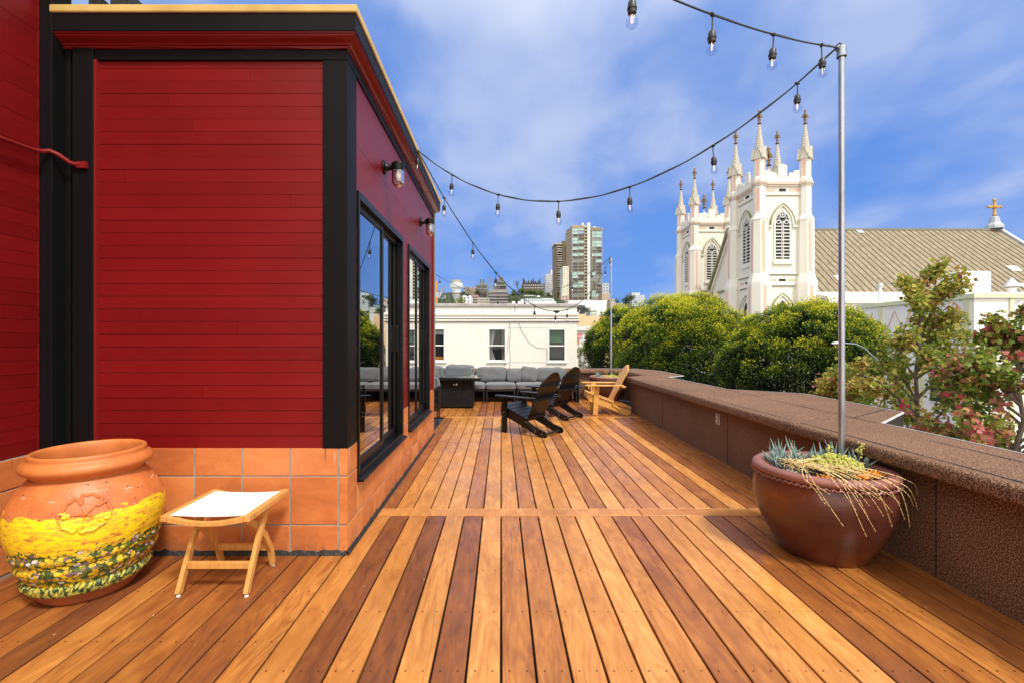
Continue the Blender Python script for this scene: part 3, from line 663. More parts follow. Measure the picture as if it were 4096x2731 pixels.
def blade(mb, base, d, ln, r, bend=.3):
    p0 = Vector(base); d = Vector(d).normalized(); pts = []; rs = []
    for i in range(5):
        q = i/4; pts.append(p0+d*ln*q+Vector((0, 0, 1))*ln*bend*q*q*.5); rs.append(r*(.7+.6*q if q < .5 else 1.0*(1-q)*2+.08))
    mb.tube(pts, rs, 5)
def blue_succulent(cx, cy, z, clusters, label, grp):
    m = MB()
    for (dx, dy, hh, nn) in clusters:
        for i in range(nn):
            a = random.uniform(0, 2*math.pi); t_ = random.uniform(.1, 1.6)
            blade(m, (cx+dx+random.uniform(-.03, .03), cy+dy+random.uniform(-.03, .03), z+random.uniform(-.02, hh)), (math.cos(a)*t_, math.sin(a)*t_, 1), random.uniform(.07, .14), .0065)
    return tag(m.build('blue_succulent', T['bluesucc'], None, smooth=True), label, 'plant', grp)
def reeds(cx, cy, z, lst, label, grp):
    m = MB()
    for pts in lst:
        P = [Vector(p) for p in pts]; cur = []
        for i in range(len(P)-1):
            for k in range(4):
                q = k/4; p0, p1, p2, p3 = P[max(i-1, 0)], P[i], P[i+1], P[min(i+2, len(P)-1)]
                cur.append(.5*((2*p1)+(p2-p0)*q+(2*p0-5*p1+4*p2-p3)*q*q+(3*p1-p0-3*p2+p3)*q**3))
        cur.append(P[-1]); m.m = 0; rs = [.0023*(1-.5*i/len(cur)) for i in range(len(cur))]; m.tube(cur, rs, 5); m.m = 1
        for i in range(1, len(cur)-1, 2): dd = (cur[i+1]-cur[i]).normalized()*.0035; m.tube([cur[i]-dd, cur[i]+dd], rs[i]*1.12, 5)
    return tag(m.build('dry_reeds', [T['straw'], T['node']], None, smooth=True), label, 'plant', grp)
def sedum(cx, cy, z, rx, ry, n_, label, grp):
    m = MB(); m.m = 1
    stems = [((cx+.16, cy+.03, z), (cx+.2, cy+.03, z+.13)), ((cx+.05, cy+.05, z), (cx+.02, cy+.08, z+.1))]
    for a, b_ in stems: m.tube([a, ((a[0]+b_[0])/2+.01, a[1], (a[2]+b_[2])/2), b_], .004, 5)
    m.m = 0
    for a, b_ in stems:
        for i in range(26):
            q = random.uniform(.4, 1.05); p = Vector(a).lerp(Vector(b_), q)+Vector([random.uniform(-.016, .016) for _ in range(3)]); m.ball(p, random.uniform(.005, .008), 6, 4)
    for i in range(n_):
        a = random.uniform(0, 2*math.pi); q = math.sqrt(random.random()); h = (1-q*q)*.055
        m.ball((cx+rx*q*math.cos(a), cy+ry*q*math.sin(a), z+h*random.uniform(.3, 1.25)+random.uniform(-.012, .018)), random.uniform(.005, .009), 6, 4, (1, 1, 1.2))
    return tag(m.build('bead_sedum', [T['sedum'], T['redstem']], None, smooth=True), label, 'plant', grp)
def rosette(cx, cy, z, r, mat, label, grp):
    m = MB()
    for ring, (tl_, nn) in enumerate(((1.2, 9), (.6, 7), (.2, 4))):
        for i in range(nn): a = 2*math.pi*i/nn+ring*.4; blade(m, (cx, cy, z), (math.cos(a)*tl_, math.sin(a)*tl_, .6+ring*.3), r*(1-.2*ring), .009, .5)
    return tag(m.build('rosette_succulent', mat, None, smooth=True), label, 'plant', grp)
x, y = P1; z = .50
G1 = 'succulents in the near pot'
blue_succulent(x, y, z, [(-.22, .12, .07, 20), (-.13, .19, .01, 9), (-.06, .2, .07, 13), (.04, .2, .02, 9), (.11, .17, .05, 12), (.19, .16, .06, 22), (.25, .10, .03, 9), (.28, .04, .05, 11), (-.02, .13, .02, 9), (.1, .12, .01, 8)], 'spiky blue grey succulents along the back of the near pot', G1)
rl = []
for i in range(46):   # combed across the soil towards the front right rim
    sx = x-.2+random.uniform(-.04, .22); sy = y+.04+random.uniform(-.10, .12); L_ = random.uniform(.18, .42); a = R(random.gauss(-36, 30)); dx, dy = math.cos(a), math.sin(a)
    if math.hypot(sx+dx*L_-x, sy+dy*L_-y) > .33: L_ *= .55
    z0 = z+.02+random.uniform(0, .055); h2 = random.uniform(.0, .03); rl.append([(sx, sy, z0), (sx+dx*L_*.35, sy+dy*L_*.35+random.uniform(-.01, .01), z0+h2), (sx+dx*L_*.7, sy+dy*L_*.7, z0+h2), (sx+dx*L_, sy+dy*L_, max(z0-.01, z+.02))])
for (ex, ey, ez) in ((1.80, 2.525, .47), (2.06, 2.52, .33), (2.03, 2.53, .39), (2.15, 2.53, .35), (2.10, 2.54, .41), (2.23, 2.57, .385), (2.15, 2.54, .43), (2.03, 2.53, .47), (2.45, 2.68, .47), (2.08, 2.53, .50), (1.83, 2.53, .52), (1.88, 2.50, .36), (1.95, 2.50, .45), (2.00, 2.49, .30), (2.28, 2.58, .33), (2.20, 2.55, .48), (2.33, 2.60, .44), (2.40, 2.62, .40)):
    vx, vy = ex-x, ey-y; ae = math.atan2(vy, vx); le = max(.45, math.hypot(vx, vy)); dz = random.uniform(.8, 1.25)
    def pol(rr, aa, zz): return (x+rr*math.cos(aa), y+rr*math.sin(aa), zz)
    tw_ = random.uniform(.22, .42)
    sx, sy = x-.19+random.uniform(-.04, .10), y+.06+random.uniform(-.07, .05); q3 = pol(.335, ae-tw_*1.1, z+.075); jit = random.uniform(-.02, .02)
    rl.append([(sx, sy, z+.04), ((sx+q3[0])/2+jit, (sy+q3[1])/2-jit, z+.085), q3, pol(.43, ae-tw_*.75, z+.04), pol(.452, ae-tw_*.4, (ez+z+.02)/2+.01), pol(le, ae, ez-.02*dz)])
for (dx, dy, hh) in ((-.2, .02, .17), (-.22, -.04, .14), (-.17, .05, .2), (-.26, -.02, .09), (-.15, 0, .13)): rl.append([(x+dx, y+dy, z), (x+dx+.004, y+dy, z+hh*.6), (x+dx+.01, y+dy, z+hh)])
reeds(x, y, z, rl, 'dry straw coloured jointed reeds spilling over the near pot rim', G1)
sedum(x+.09, y+.01, z+.045, .16, .13, 700, 'mound of yellow green bead leaves in the near pot', G1)
rosette(x+.235, y-.12, z-.005, .07, T['orange'], 'larger orange rosette at the right side of the near pot', G1)
rosette(x+.15, y-.14, z-.01, .055, T['orange'], 'small orange rosette just left of the larger one, under the reeds', G1)
rosette(x-.12, y-.20, z+.0, .055, T['orange'], 'orange rosette at the front left of the near pot soil', G1)
rosette(x-.25, y-.07, z+.0, .05, T['paleleaf'], 'pale grey green rosette at the left edge of the near pot', G1)
x, y = P2; G2 = 'succulents in the far pot'
blue_succulent(x, y, z, [(-.2, -.05, .05, 24), (-.16, .05, .04, 12)], 'small blue grey succulent at the left of the far corner pot', G2)
rl = []
for i in range(26):
    sx = x-.12+random.uniform(-.05, .2); sy = y+random.uniform(-.15, .12); L_ = random.uniform(.15, .3); a = random.uniform(-1, 3.2); rl.append([(sx, sy, z), (sx+math.cos(a)*L_*.5, sy+math.sin(a)*L_*.5, z+.07), (sx+math.cos(a)*L_, sy+math.sin(a)*L_, z+.05)])
for dx, hh in ((-.04, .2), (0, .24), (.02, .17), (.18, .16), (.22, .2)): rl.append([(x+dx, y, z), (x+dx-.01, y, z+hh*.5), (x+dx+.02, y, z+hh)])
reeds(x, y, z, rl, 'dry straw coloured reeds in the far corner pot', G2)
sedum(x+.1, y-.05, z+.02, .16, .13, 380, 'pale yellow bead leaves filling the right of the far corner pot', G2)

U = (-2.272, 2.515)
ur = thing('painted_urn', 'big terracotta urn with peeling yellow floral paint in the corner', 'urn', (U[0], U[1], 0))
m = MB(); m.lathe([(0, 0), (0, .195), (.02, .212), (.06, .232), (.07, .25), (.085, .262), (.105, .262), (.12, .252), (.135, .262), (.17, .284), (.19, .296), (.205, .303), (.218, .300), (.226, .296), (.245, .304), (.262, .316), (.275, .320), (.288, .314), (.30, .318), (.35, .332), (.41, .338), (.46, .335), (.51, .322), (.56, .298), (.60, .274), (.625, .252), (.64, .240)], U[0], U[1], 96)
m.build('body', T['urn'], ur, smooth=True, ang=50)
m = MB(); m.lathe([(.632, .236), (.655, .240), (.664, .256), (.675, .273), (.690, .282), (.704, .282), (.718, .273), (.730, .258), (.736, .250), (.742, .249), (.752, .250), (.760, .247), (.764, .240), (.763, .232), (.757, .227), (.74, .224), (.72, .222), (.68, .224), (.62, .24), (.5, .30), (.3, .31), (.15, .2), (.14, .0)], U[0], U[1], 96)
clay = simple('bare_terracotta', (.66, .21, .055), (.48, .14, .035), .5, 0, 6, 30, .3); T['clay'] = clay
m.build('rim', clay, ur, smooth=True, ang=60)
rp = MB(); pts = []
for i in range(400):
    a = 2*math.pi*i/399; rr = .262+.006*math.cos(a*60); pts.append((U[0]+rr*math.cos(a), U[1]+rr*math.sin(a), .112+.012*math.sin(a*60)))
rp.tube(pts, .010, 5, False); rp.build('rope_band', T['urn'], ur, smooth=True)
fm = MB(); ang0 = math.atan2(-U[1], -U[0])-R(3)
def onurn(u, v, e=.0):
    zz = .495+v; r0 = float(np.interp(zz, [.30, .35, .41, .46, .51, .56, .60, .63], [.318, .332, .338, .335, .322, .298, .268, .240])); a = ang0+u/.33
    return (U[0]+(r0+e)*math.cos(a), U[1]+(r0+e)*math.sin(a), zz)
pts = []
for i in range(161):
    a = 2*math.pi*i/160; rr = .072+.018*math.cos(5*a)-.008*math.cos(10*a)+.004*math.cos(20*a); q = a+.16*math.sin(5*a); pts.append(onurn(rr*1.15*math.cos(q), rr*math.sin(q), .001))
fm.tube(pts, .0090, 7, False)
for k in range(5):
    a = 2*math.pi*(k+.5)/5; fm.tube([onurn(q*math.cos(a), q*math.sin(a), .001) for q in (.010, .03, .052)], [.008, .006, .003], 6)
fm.ball(onurn(0, 0, .001), .013, 10, 6); fm.build('flower_relief', T['urn'], ur, smooth=True)

# footstool
ST = thing('folding_stool', 'folding teak footstool with white sling seat beside the urn', 'stool', (-1.53, 2.57, 0))
X0, X1, Y0, Y1, ZS = -1.765, -1.30, 2.35, 2.79, .45
for X in (X0, X1-.034):
    m = MB(); m.box(X, X+.034, Y0, Y1, ZS-.032, ZS); m.build('side_rail', T['teak'], ST, bev=.004)
for Y in (Y0, Y1-.022):
    m = MB(); top = []; bot = []
    for i in range(13):
        q = i/12; sx = X0+.036+(X1-X0-.072)*q; sag = .030*4*q*(1-q); top.append((sx, ZS-.002-sag)); bot.append((sx, ZS-.034-sag*.75))
    m.prism(top+bot[::-1], lambda p, dd: (p[0], dd, p[1]), Y, Y+.022); m.build('curved_rail', T['teak'], ST, bev=.003)
m = MB(); vs = []
for i in range(15):
    for j in range(2):
        q = i/14; vs.append((X0+.03+(X1-X0-.06)*q, (Y0+.03, Y1-.03)[j], ZS-.004-.008*4*q*(1-q)))
vs += [(a, b_, c-.003) for a, b_, c in vs]
m.add(vs, [(2*i, 2*i+1, 2*i+3, 2*i+2) for i in range(14)]+[(30+2*i, 30+2*i+2, 30+2*i+3, 30+2*i+1) for i in range(14)]+[(2*i, 2*i+2, 32+2*i, 30+2*i) for i in range(14)])
m.build('sling_seat', T['canvas'], ST, smooth=True)
def curved_leg(X, pts, wd=.036, th=.024):
    m = MB(); L1 = []; L2 = []
    for i, p in enumerate(pts):
        a = Vector(pts[max(i-1, 0)]); b_ = Vector(pts[min(i+1, len(pts)-1)]); dd = (b_-a).normalized(); nn = Vector((-dd.y, dd.x))*wd/2; L1.append(Vector(p)+nn); L2.append(Vector(p)-nn)
    m.prism([tuple(q) for q in L1+L2[::-1]], lambda p, d_: (d_, p[0], p[1]), X, X+th); return m.build('leg', T['teak'], ST, bev=.003)
for s_, X in ((0, X0+.040), (1, X1-.064)):
    inner = X+(.026 if s_ == 0 else -.026)
    curved_leg(X, [(2.415, .012), (2.47, .13), (2.53, .25), (2.60, .36), (2.66, .43)])
    curved_leg(inner, [(2.745, .012), (2.72, .11), (2.65, .225), (2.55, .325), (2.45, .39), (2.42, .425)])
for Y, z_, xa, xb in ((2.47, .14, X0+.064, X1-.064), (2.70, .135, X0+.090, X1-.090)):
    m = MB(); m.box(xa, xb, Y-.012, Y+.012, z_-.018, z_+.018); m.build('stretcher', T['teak'], ST, bev=.003)
for X in (X0+.052, X1-.052):
    m = MB(); m.lathe([(0, .001), (0, .011), (.012, .009), (.012, .001)], X, 2.415, 12); m.build('glide', T['canvas'], ST)
    m = MB(); m.lathe([(0, .001), (0, .011), (.012, .009), (.012, .001)], X+(.026 if X < -1.5 else -.026), 2.745, 12); m.build('glide', T['canvas'], ST)
m = MB(); m.tube([(X1-.036, 2.40, .434), (X1+.001, 2.40, .434)], .005, 8); m.build('bolt', T['bolt'], ST)

# ------------------------------------------------------------------ adirondack chairs (local, facing +y)
def adirondack(label, grp, wood, backwood, slats=5, wavy=False, loc=(0, 0, 0), rz=0, ly=.205):
    root = thing('adirondack_chair', label, 'chair', (0, 0, 0), grp)
    def yz(p, d_): return (d_, p[0], p[1])
    rail = [(.30, .385), (.30, .27), (.26, .235), (.05, .165), (-.15, .085), (-.30, .018), (-.38, .0), (-.45, .0), (-.475, .025), (-.475, .06), (-.45, .085), (-.39, .10), (-.30, .125), (-.20, .18), (-.08, .24), (.10, .31), (.25, .375)]
    for s_ in (-1, 1):
        x_ = s_*.222; m = MB(); m.prism(rail, yz, x_-.013, x_+.013); m.build('side_rail', wood, root, bev=.004)
        m = MB(); m.prism([(ly+.03, 0), (ly+.12, 0), (ly+.09, .535), (ly, .535)] if ly < .2 else [(ly, 0), (ly+.09, 0), (ly+.09, .535), (ly, .535)], yz, s_*.255-.014, s_*.255+.014); m.build('front_leg', wood, root, bev=.004)
        xo = s_*.315; arm = [(.36, -.03), (.37, 0), (.36, .04), (.30, .062), (.0, .062), (-.20, .045), (-.33, .012), (-.33, -.03), (0, -.055), (.2, -.058), (.33, -.05)]
        m = MB(); m.prism([(xo+s_*q*1.0, yy) for yy, q in arm], lambda p, d_: (p[0], p[1], d_), .537, .559); m.build('armrest', wood, root, bev=.005)
        m = MB(); m.prism([(.205, .535), (.205, .42), (.225, .40), (.29, .40), (.29, .535)] if False else [(.21, .535), (.21, .43), (.235, .41), (.235, .535)], yz, s_*.272, s_*.33); m.build('arm_bracket', wood, root, bev=.003)
        m = MB(); m.tube([(s_*.240, -.14, .20), (s_*.240, -.30, .075)], .014, 8); m.build('folding_link', wood, root)
        for (yy, zz) in ((-.14, .20), (-.30, .075), (ly+.05, .30), (ly+.055, .24), (-.40, .045)): m = MB(); m.ball((s_*.256 if yy < .2 and yy > -.35 else s_*(.271 if yy > 0 else .237), yy, zz), .006, 8, 5); m.build('bolt', T['bolt'], root, smooth=True)
    m = MB(); m.tube([(-.21, -.425, .045), (.21, -.425, .045)], .016, 10); m.build('rear_dowel', wood, root, smooth=True)
    for i in range(6):
        q = i/5; yc = .285-.40*q; zc_ = .393-.145*q; a = math.atan2(-.145, -.40)+math.pi
        M4 = Matrix.Translation((0, yc, zc_)) @ Euler((a, 0, 0)).to_matrix().to_4x4()
        m = MB(); m.box(-.255, .255, -.037, .037, -.009, .009, M4); m.build('seat_slat', wood, root, bev=.004)
    m = MB(); M4 = Matrix.Translation((0, .312, .345)); m.box(-.24, .24, -.011, .011, -.045, .035, M4); m.build('front_apron', wood, root, bev=.004)
    # back: fan of slats leaning back
    A = Vector((-.12, .20)); tilt = math.atan2(.36, .72); ud = Vector((-math.sin(tilt), math.cos(tilt)))
    for i in range(slats):
        q = (i-(slats-1)/2)/((slats-1)/2); wb, wt = .40/slats*.93, .52/slats*.93; xb, xt = q*.165, q*.213
        top = .80-.115*q*q if not wavy else .80-.07*q*q
        m = MB(); poly = [(xb-wb/2, 0), (xb+wb/2, 0), (xt+wt/2, top-.04-.05*max(0, q)), (xt+wt*.3, top-.012-.02*max(0, q)), (xt, top), (xt-wt*.3, top-.012-.02*max(0, -q)), (xt-wt/2, top-.04-.05*max(0, -q))]
        if not wavy: poly = [(xb-wb/2, 0), (xb+wb/2, 0), (xt+wt/2, .80-.115*(q+.22)**2), (xt, .80-.115*q*q+.002), (xt-wt/2, .80-.115*(q-.22)**2)]
        m.prism(poly, lambda p, d_: (p[0], A.x+ud.x*p[1]+ud.y*-d_, A.y+ud.y*p[1]-ud.x*-d_*-1 if False else A.y+ud.y*p[1]+ud.x*d_), -.008, .008); m.build('back_slat', backwood, root, bev=.003)
    def bar(h, w_, bend, off):
        m = MB(); pts = []
        for i in range(9):
            q = i/8*2-1; base = Vector((0, A.x+ud.x*h, A.y+ud.y*h)); pts.append((q*w_, base.y-off-bend*(1-q*q)*.0+bend*(q*q), base.z))
        vs = []
        for p in pts: vs += [(p[0], p[1]-.011, p[2]-.02), (p[0], p[1]+.011, p[2]-.02), (p[0], p[1]+.011, p[2]+.02), (p[0], p[1]-.011, p[2]+.02)]
        m.add(vs, [(4*i+k, 4*i+4+k, 4*i+4+(k+1) % 4, 4*i+(k+1) % 4) for i in range(8) for k in range(4)]+[(0, 1, 2, 3), (32, 35, 34, 33)]); m.build('back_brace', wood, root, bev=.003)
    bar(.60, .225, .01, .022); bar(.06, .21, 0, .022)
    m = MB(); yb = A.x+ud.x*.37; m.box(-.355, .355, yb-.085, yb-.014, .510, .536); m.build('arm_support', wood, root, bev=.005)
    root.location = loc; root.rotation_euler = (0, 0, R(rz)); return root
BL = 'black folding adirondack chairs'
adirondack('nearer of the two black adirondack chairs, seen from behind', BL, T['blackwood'], T['brownblack'], 5, False, (.405, 6.83, 0), 52)
adirondack('farther black adirondack chair, between the nearer one and the parapet', BL, T['blackwood'], T['brownblack'], 5, False, (.95, 8.22, 0), 47)
adirondack('yellow natural wood adirondack chair in front of the far pot', 'wooden chair', T['fir'], T['fir'], 7, True, (1.93, 8.66, 0), 86, .095)

# ------------------------------------------------------------------ sofa, fire table, wicker chair
def cushion(mb, cx, cy, cz, w_, d_, h_, p=6, rot=None, thin=.25, wr=.008, n=14):
    seed = random.random()*50; vs = []; idx = {}
    from mathutils import noise as mn
    def P(c):
        nn = (abs(c[0])**p+abs(c[1])**p+abs(c[2])**p)**(1/p); q = Vector((c[0]/nn, c[1]/nn, c[2]/nn))
        e = max(abs(c[0]), abs(c[1]) if d_ > h_ else abs(c[2])); k = 1-thin*e**4
        v = Vector((q.x*w_/2, q.y*d_/2*(k if h_ > d_ else 1), q.z*h_/2*(k if d_ >= h_ else 1)))
        v += Vector([mn.noise(v*7+Vector((seed+i*9, 0, 0)))*wr for i in range(3)])
        return v
    M4 = Matrix.Translation((cx, cy, cz)) @ (rot.to_matrix().to_4x4() if rot else Matrix())
    fs = []
    def vert(c):
        key = tuple(round(a, 4) for a in c)
        if key not in idx: idx[key] = len(vs); vs.append(M4 @ P(c))
        return idx[key]
    for ax in range(3):
        for sg in (-1, 1):
            for i in range(n):
                for j in range(n):
                    q = []
                    for a, b_ in ((i, j), (i+1, j), (i+1, j+1), (i, j+1)):
                        c = [0, 0, 0]; c[ax] = sg; c[(ax+1) % 3] = a/n*2-1; c[(ax+2) % 3] = b_/n*2-1; q.append(vert(c))
                    fs.append(tuple(q if sg > 0 else q[::-1]))
    mb.add(vs, fs); return mb
SF = thing('sectional_sofa', 'grey sectional sofa on dark metal frames along the back wall', 'sofa', (0, 10.5, 0))
mods = [(-3.1, -2.43), (-2.42, -1.74), (-1.73, -1.05), (-1.04, -.36), (-.35, .33), (.34, 1.02), (1.03, 1.70)]
for a, c in mods:
    f = MB(); zt = .275
    for xx in (a+.03, c-.03): f.box(xx-.011, xx+.011, 10.10, 10.122, 0, zt); f.box(xx-.011, xx+.011, 10.80, 10.822, 0, zt+.30)
    f.box(a+.0415, c-.0415, 10.10, 10.122, zt-.022, zt); f.box(a+.01, c-.01, 10.124, 10.798, zt-.02, zt); f.box(a+.0415, c-.0415, 10.80, 10.822, zt+.26, zt+.30)
    f.build('frame', T['darkmetal'], SF, bev=.003)
    k = MB(); cushion(k, (a+c)/2, 10.42, zt+.075, c-a-.008, .68, .15, 8, None, .12); k.build('seat_cushion', T['cushion'], SF, smooth=True, ang=180)
def bc(x0, x1, z0, z1, y=10.66, th=.17, rx=-14, rz=0, ry=0, p=5, thin=.35):
    k = MB(); cushion(k, (x0+x1)/2, y, (z0+z1)/2, x1-x0, th, z1-z0, p, Euler((R(rx), R(ry), R(rz))), thin, .016); k.build('back_cushion', T['cushion'], SF, smooth=True, ang=180)
bc(-3.05, -2.05, .42, .80); bc(-2.04, -1.32, .42, .79); bc(-1.31, -.62, .42, .82, 10.62); bc(-.58, .16, .42, .76); bc(.14, .50, .42, .73, 10.58, .15, -18, 6); bc(.44, .84, .42, .77, 10.56, .16, -18, -8, 5); bc(.80, 1.52, .42, .755, 10.66, .15, -16)
f = MB(); f.box(1.715, 1.735, 10.10, 10.82, .0, .56); f.build('arm_frame', T['darkmetal'], SF, bev=.004)
k = MB(); cushion(k, 1.66, 10.28, .60, .12, .5, .36, 5, Euler((0, R(8), 0)), .3); k.build('arm_cushion', T['cushion'], SF, smooth=True, ang=180)
f = MB(); f.box(-3.0, 1.7, 10.90, 10.94, .02, .5); f.build('back_panel', T['wicker'], SF)

FT = thing('fire_table', 'black wicker fire pit table with glass top and wind guard', 'fire pit table', (-.93, 9.5, 0))
m = MB(); m.box(-1.30, -.565, 9.22, 9.80, .02, .575); m.build('wicker_base', T['wicker'], FT, bev=.012)
m = MB(); m.box(-1.44, -.42, 9.10, 9.92, .575, .612); m.build('table_rim', T['wicker'], FT, bev=.005)
m = MB(); m.box(-1.46, -.39, 9.08, 9.94, .616, .626); m.build('glass_top', T['tglass'], FT)
m = MB()
for (a, b_) in (((-1.27, 9.3), (-.60, 9.3)), ((-.60, 9.3), (-.60, 9.72)), ((-.60, 9.72), (-1.27, 9.72)), ((-1.27, 9.72), (-1.27, 9.3))):
    m.add([(*a, .64), (*b_, .64), (*b_, .80), (*a, .80)], [(0, 1, 2, 3)])
m.build('wind_guard', T['tglass'], FT)
m = MB()
for a in ((-1.27, 9.3), (-.60, 9.3), (-.60, 9.72), (-1.27, 9.72)): m.box(a[0]-.014, a[0]+.014, a[1]-.014, a[1]+.014, .628, .665); m.box(a[0]-.012, a[0]+.012, a[1]-.012, a[1]+.012, .785, .805)
m.box(-1.25, -.62, 9.31, 9.318, .627, .645); m.build('guard_clip', T['bolt'], FT)
m = MB(); m.box(-1.01, -.86, 9.212, 9.222, .44, .53); m.build('control_panel', T['frame'], FT, bev=.003)
m = MB(); m.tube([(-.955, 9.212, .485), (-.955, 9.18, .485)], .016, 12); m.tube([(-.90, 9.212, .487), (-.90, 9.185, .487)], .022, 14); m.build('control_knob', T['bolt'], FT, smooth=True)

WC = thing('wicker_armchair', 'grey cushioned dark wicker armchair half hidden behind the house corner', 'chair', (-1.35, 7.7, 0))
def bow(): return [(-1.02, 7.42), (-1.02, 7.6), (-1.03, 7.8), (-1.08, 7.98)]
m = MB(); vs = []
for (x_, y_) in bow(): vs += [(x_, y_, .22), (x_+.01, y_, .62), (x_-.025, y_, .62), (x_-.035, y_, .22)]
m.add(vs, [(4*i+k, 4*i+4+k, 4*i+4+(k+1) % 4, 4*i+(k+1) % 4) for i in range(3) for k in range(4)]+[(0, 1, 2, 3), (12, 15, 14, 13)]); m.build('arm_panel', T['wicker'], WC, bev=.008)
m = MB(); m.box(-1.70, -1.66, 7.42, 7.98, .22, .62); m.box(-1.66, -1.06, 7.40, 7.44, .22, .75); m.build('back_panel', T['wicker'], WC, bev=.008)
for (x_, y_) in ((-1.04, 7.44), (-1.68, 7.44), (-1.08, 7.96), (-1.68, 7.96)):
    m = MB(); m.tube([(x_, y_, 0), (x_, y_, .25)], .012, 8); m.build('leg', T['darkmetal'], WC)
m = MB(); cushion(m, -1.37, 7.72, .37, .60, .52, .15); m.build('seat_cushion', T['cushion'], WC, smooth=True, ang=180)
m = MB(); cushion(m, -1.34, 7.53, .60, .64, .14, .36, 5); m.build('back_cushion', T['cushion'], WC, smooth=True, ang=180)

# ------------------------------------------------------------------ string lights
sock_me = bulb_me = fil_me = None
def string_lights(A, B, sag, xs_, label, prior_z=0, extra_plug=None, far_r=.005):
    A, B = Vector(A), Vector(B)
    def pt(t_): p = A.lerp(B, t_); p.z -= 4*t_*(1-t_)*sag; return p
    root = thing('string_lights', label, 'string lights', tuple(A), 'bulb strings over the deck')
    cb_ = MB(); pts = [pt(i/60) for i in range(61)]; cb_.tube(pts, far_r, 8); cb_.tube([p+Vector((0, .004, .007+.003*math.sin(i*1.1))) for i, p in enumerate(pts)], far_r*.55, 6)
    cb_.build('cable', T['cord'], root, smooth=True)
    ts = []
    for px in xs_:
        s_ = (px-VX)/F; den = (B.x-A.x)-s_*(B.y-A.y); ts.append((s_*A.y-A.x)/den)
    global sock_me, bulb_me, fil_me
    for t_ in ts:
        p = pt(t_); q = random.uniform(-.012, .012); q2 = random.uniform(-.01, .01)
        if sock_me is None:
            s_ = MB(); s_.tube([(0, 0, .005), (.004, 0, -.03), (.002, 0, -.06), (0, 0, -.088)], .0038, 6); s_.ball((0, 0, 0), .011, 10, 6, (2.1, 1, 1))
            s_.lathe([(-.083, .001), (-.085, .012), (-.095, .0185), (-.118, .020), (-.120, .0225), (-.128, .0225), (-.130, .020), (-.146, .0195), (-.146, .001)], 0, 0, 16)
            so = s_.build('socket', T['cord'], root, smooth=True, ang=35); sock_me = so.data
            g = MB(); g.lathe([(-.146, .013), (-.152, .0145), (-.162, .021), (-.175, .0268), (-.188, .0285), (-.200, .0265), (-.210, .020), (-.216, .011), (-.218, .0005)], 0, 0, 20)
            go = g.build('bulb', T['bulbglass'], root, smooth=True, ang=90); bulb_me = go.data
            f_ = MB(); f_.tube([(-.003, 0, -.150), (-.005, 0, -.185), (0, 0, -.190), (.005, 0, -.185), (.003, 0, -.150)], .0011, 5); fo = f_.build('filament', T['filament'], root); fil_me = fo.data
            for o_ in (so, go, fo):
                bpy.data.objects.remove(o_)
            off = Vector(A)
            for me in (sock_me, bulb_me, fil_me):   # meshes were offset by the root position; move them back to the origin
                me.transform(Matrix.Translation(off))
        so = bpy.data.objects.new('socket', sock_me); COL.objects.link(so); so.parent = root; so.location = p-A; so.rotation_euler = (q*5, q2*6, random.uniform(0, 3))
        for nm, me in (('bulb', bulb_me), ('filament', fil_me)):
            o_ = bpy.data.objects.new(nm, me); COL.objects.link(o_); o_.parent = so
    if extra_plug is not None:
        p = pt(extra_plug); m = MB(); m.tube([p+Vector((-.05, 0, .0)), p+Vector((-.03, 0, .0)), p+Vector((.03, 0, 0)), p+Vector((.06, 0, .01))], [.012, .022, .022, .010], 10); m.tube([p+Vector((-.04, -.01, -.01)), p+Vector((0, -.01, -.03)), p+Vector((.05, -.01, -.012))], .008, 6); m.build('plug_connector', T['cord'], root, smooth=True)
H1 = (-.887, 4.87, 3.385)
string_lights(H1, (PT1[0]-.03, PT1[1], PT1[2]-.01), .775, [960.5, 1038, 1145, 1282, 1446, 1638, 1831], 'bulb string drooping from the house cornice to the near pole')
string_lights((PT1[0]-.03, PT1[1], PT1[2]-.01), (-2.8, 0.05, 3.42), .42, [1887, 1776, 1636, 1452], 'bulb string running from the near pole over the camera to the left')
string_lights((-.887, 4.90, 3.38), (PT2[0]-.03, PT2[1], PT2[2]-.01), 1.46, [1020, 1086, 1139, 1187, 1228, 1276, 1303, 1332, 1356, 1375, 1391], 'bulb string dipping low from the house cornice to the far pole', extra_plug=.545)
string_lights((-2.05, 10.56, 3.28), (PT2[0]-.03, PT2[1]+.01, PT2[2]-.01), .93, [1010, 1074, 1144, 1206, 1268, 1315, 1360, 1402.5], 'farthest bulb string, level behind the house and up to the far pole')
m = MB(); m.tube([(-2.05, 10.58, 0), (-2.05, 10.58, 3.3)], .0235, 12); tag(m.build('light_pole', T['galv'], None, smooth=True), 'galvanised pole hidden behind the red house, holding the farthest bulb string', 'pole', 'galvanised poles holding the string lights')

# ------------------------------------------------------------------ street level ground
G0 = -11.0
m = MB(); m.add([(-3000, -300, G0), (3000, -300, G0), (3000, 3000, G0), (-3000, 3000, G0)], [(0, 1, 2, 3)]); struct(m.build('ground', T['pave']))
m = MB(); m.add([(10.2, -200, G0+.004), (21.5, -200, G0+.004), (21.5, 140, G0+.004), (10.2, 140, G0+.004)], [(0, 1, 2, 3)]); struct(m.build('street', T['asphalt']))
m = MB(); m.add([(-200, 13.5, G0+.008), (200, 13.5, G0+.008), (200, 21.5, G0+.008), (-200, 21.5, G0+.008)], [(0, 1, 2, 3)]); struct(m.build('cross_street', T['asphalt']))
m = MB()
for yy in range(-30, 130, 6):
    if not 10 < yy < 25: m.add([(15.8, yy, G0+.012), (15.95, yy, G0+.012), (15.95, yy+3, G0+.012), (15.8, yy+3, G0+.012)], [(0, 1, 2, 3)])
struct(m.build('road_marking', T['line']))
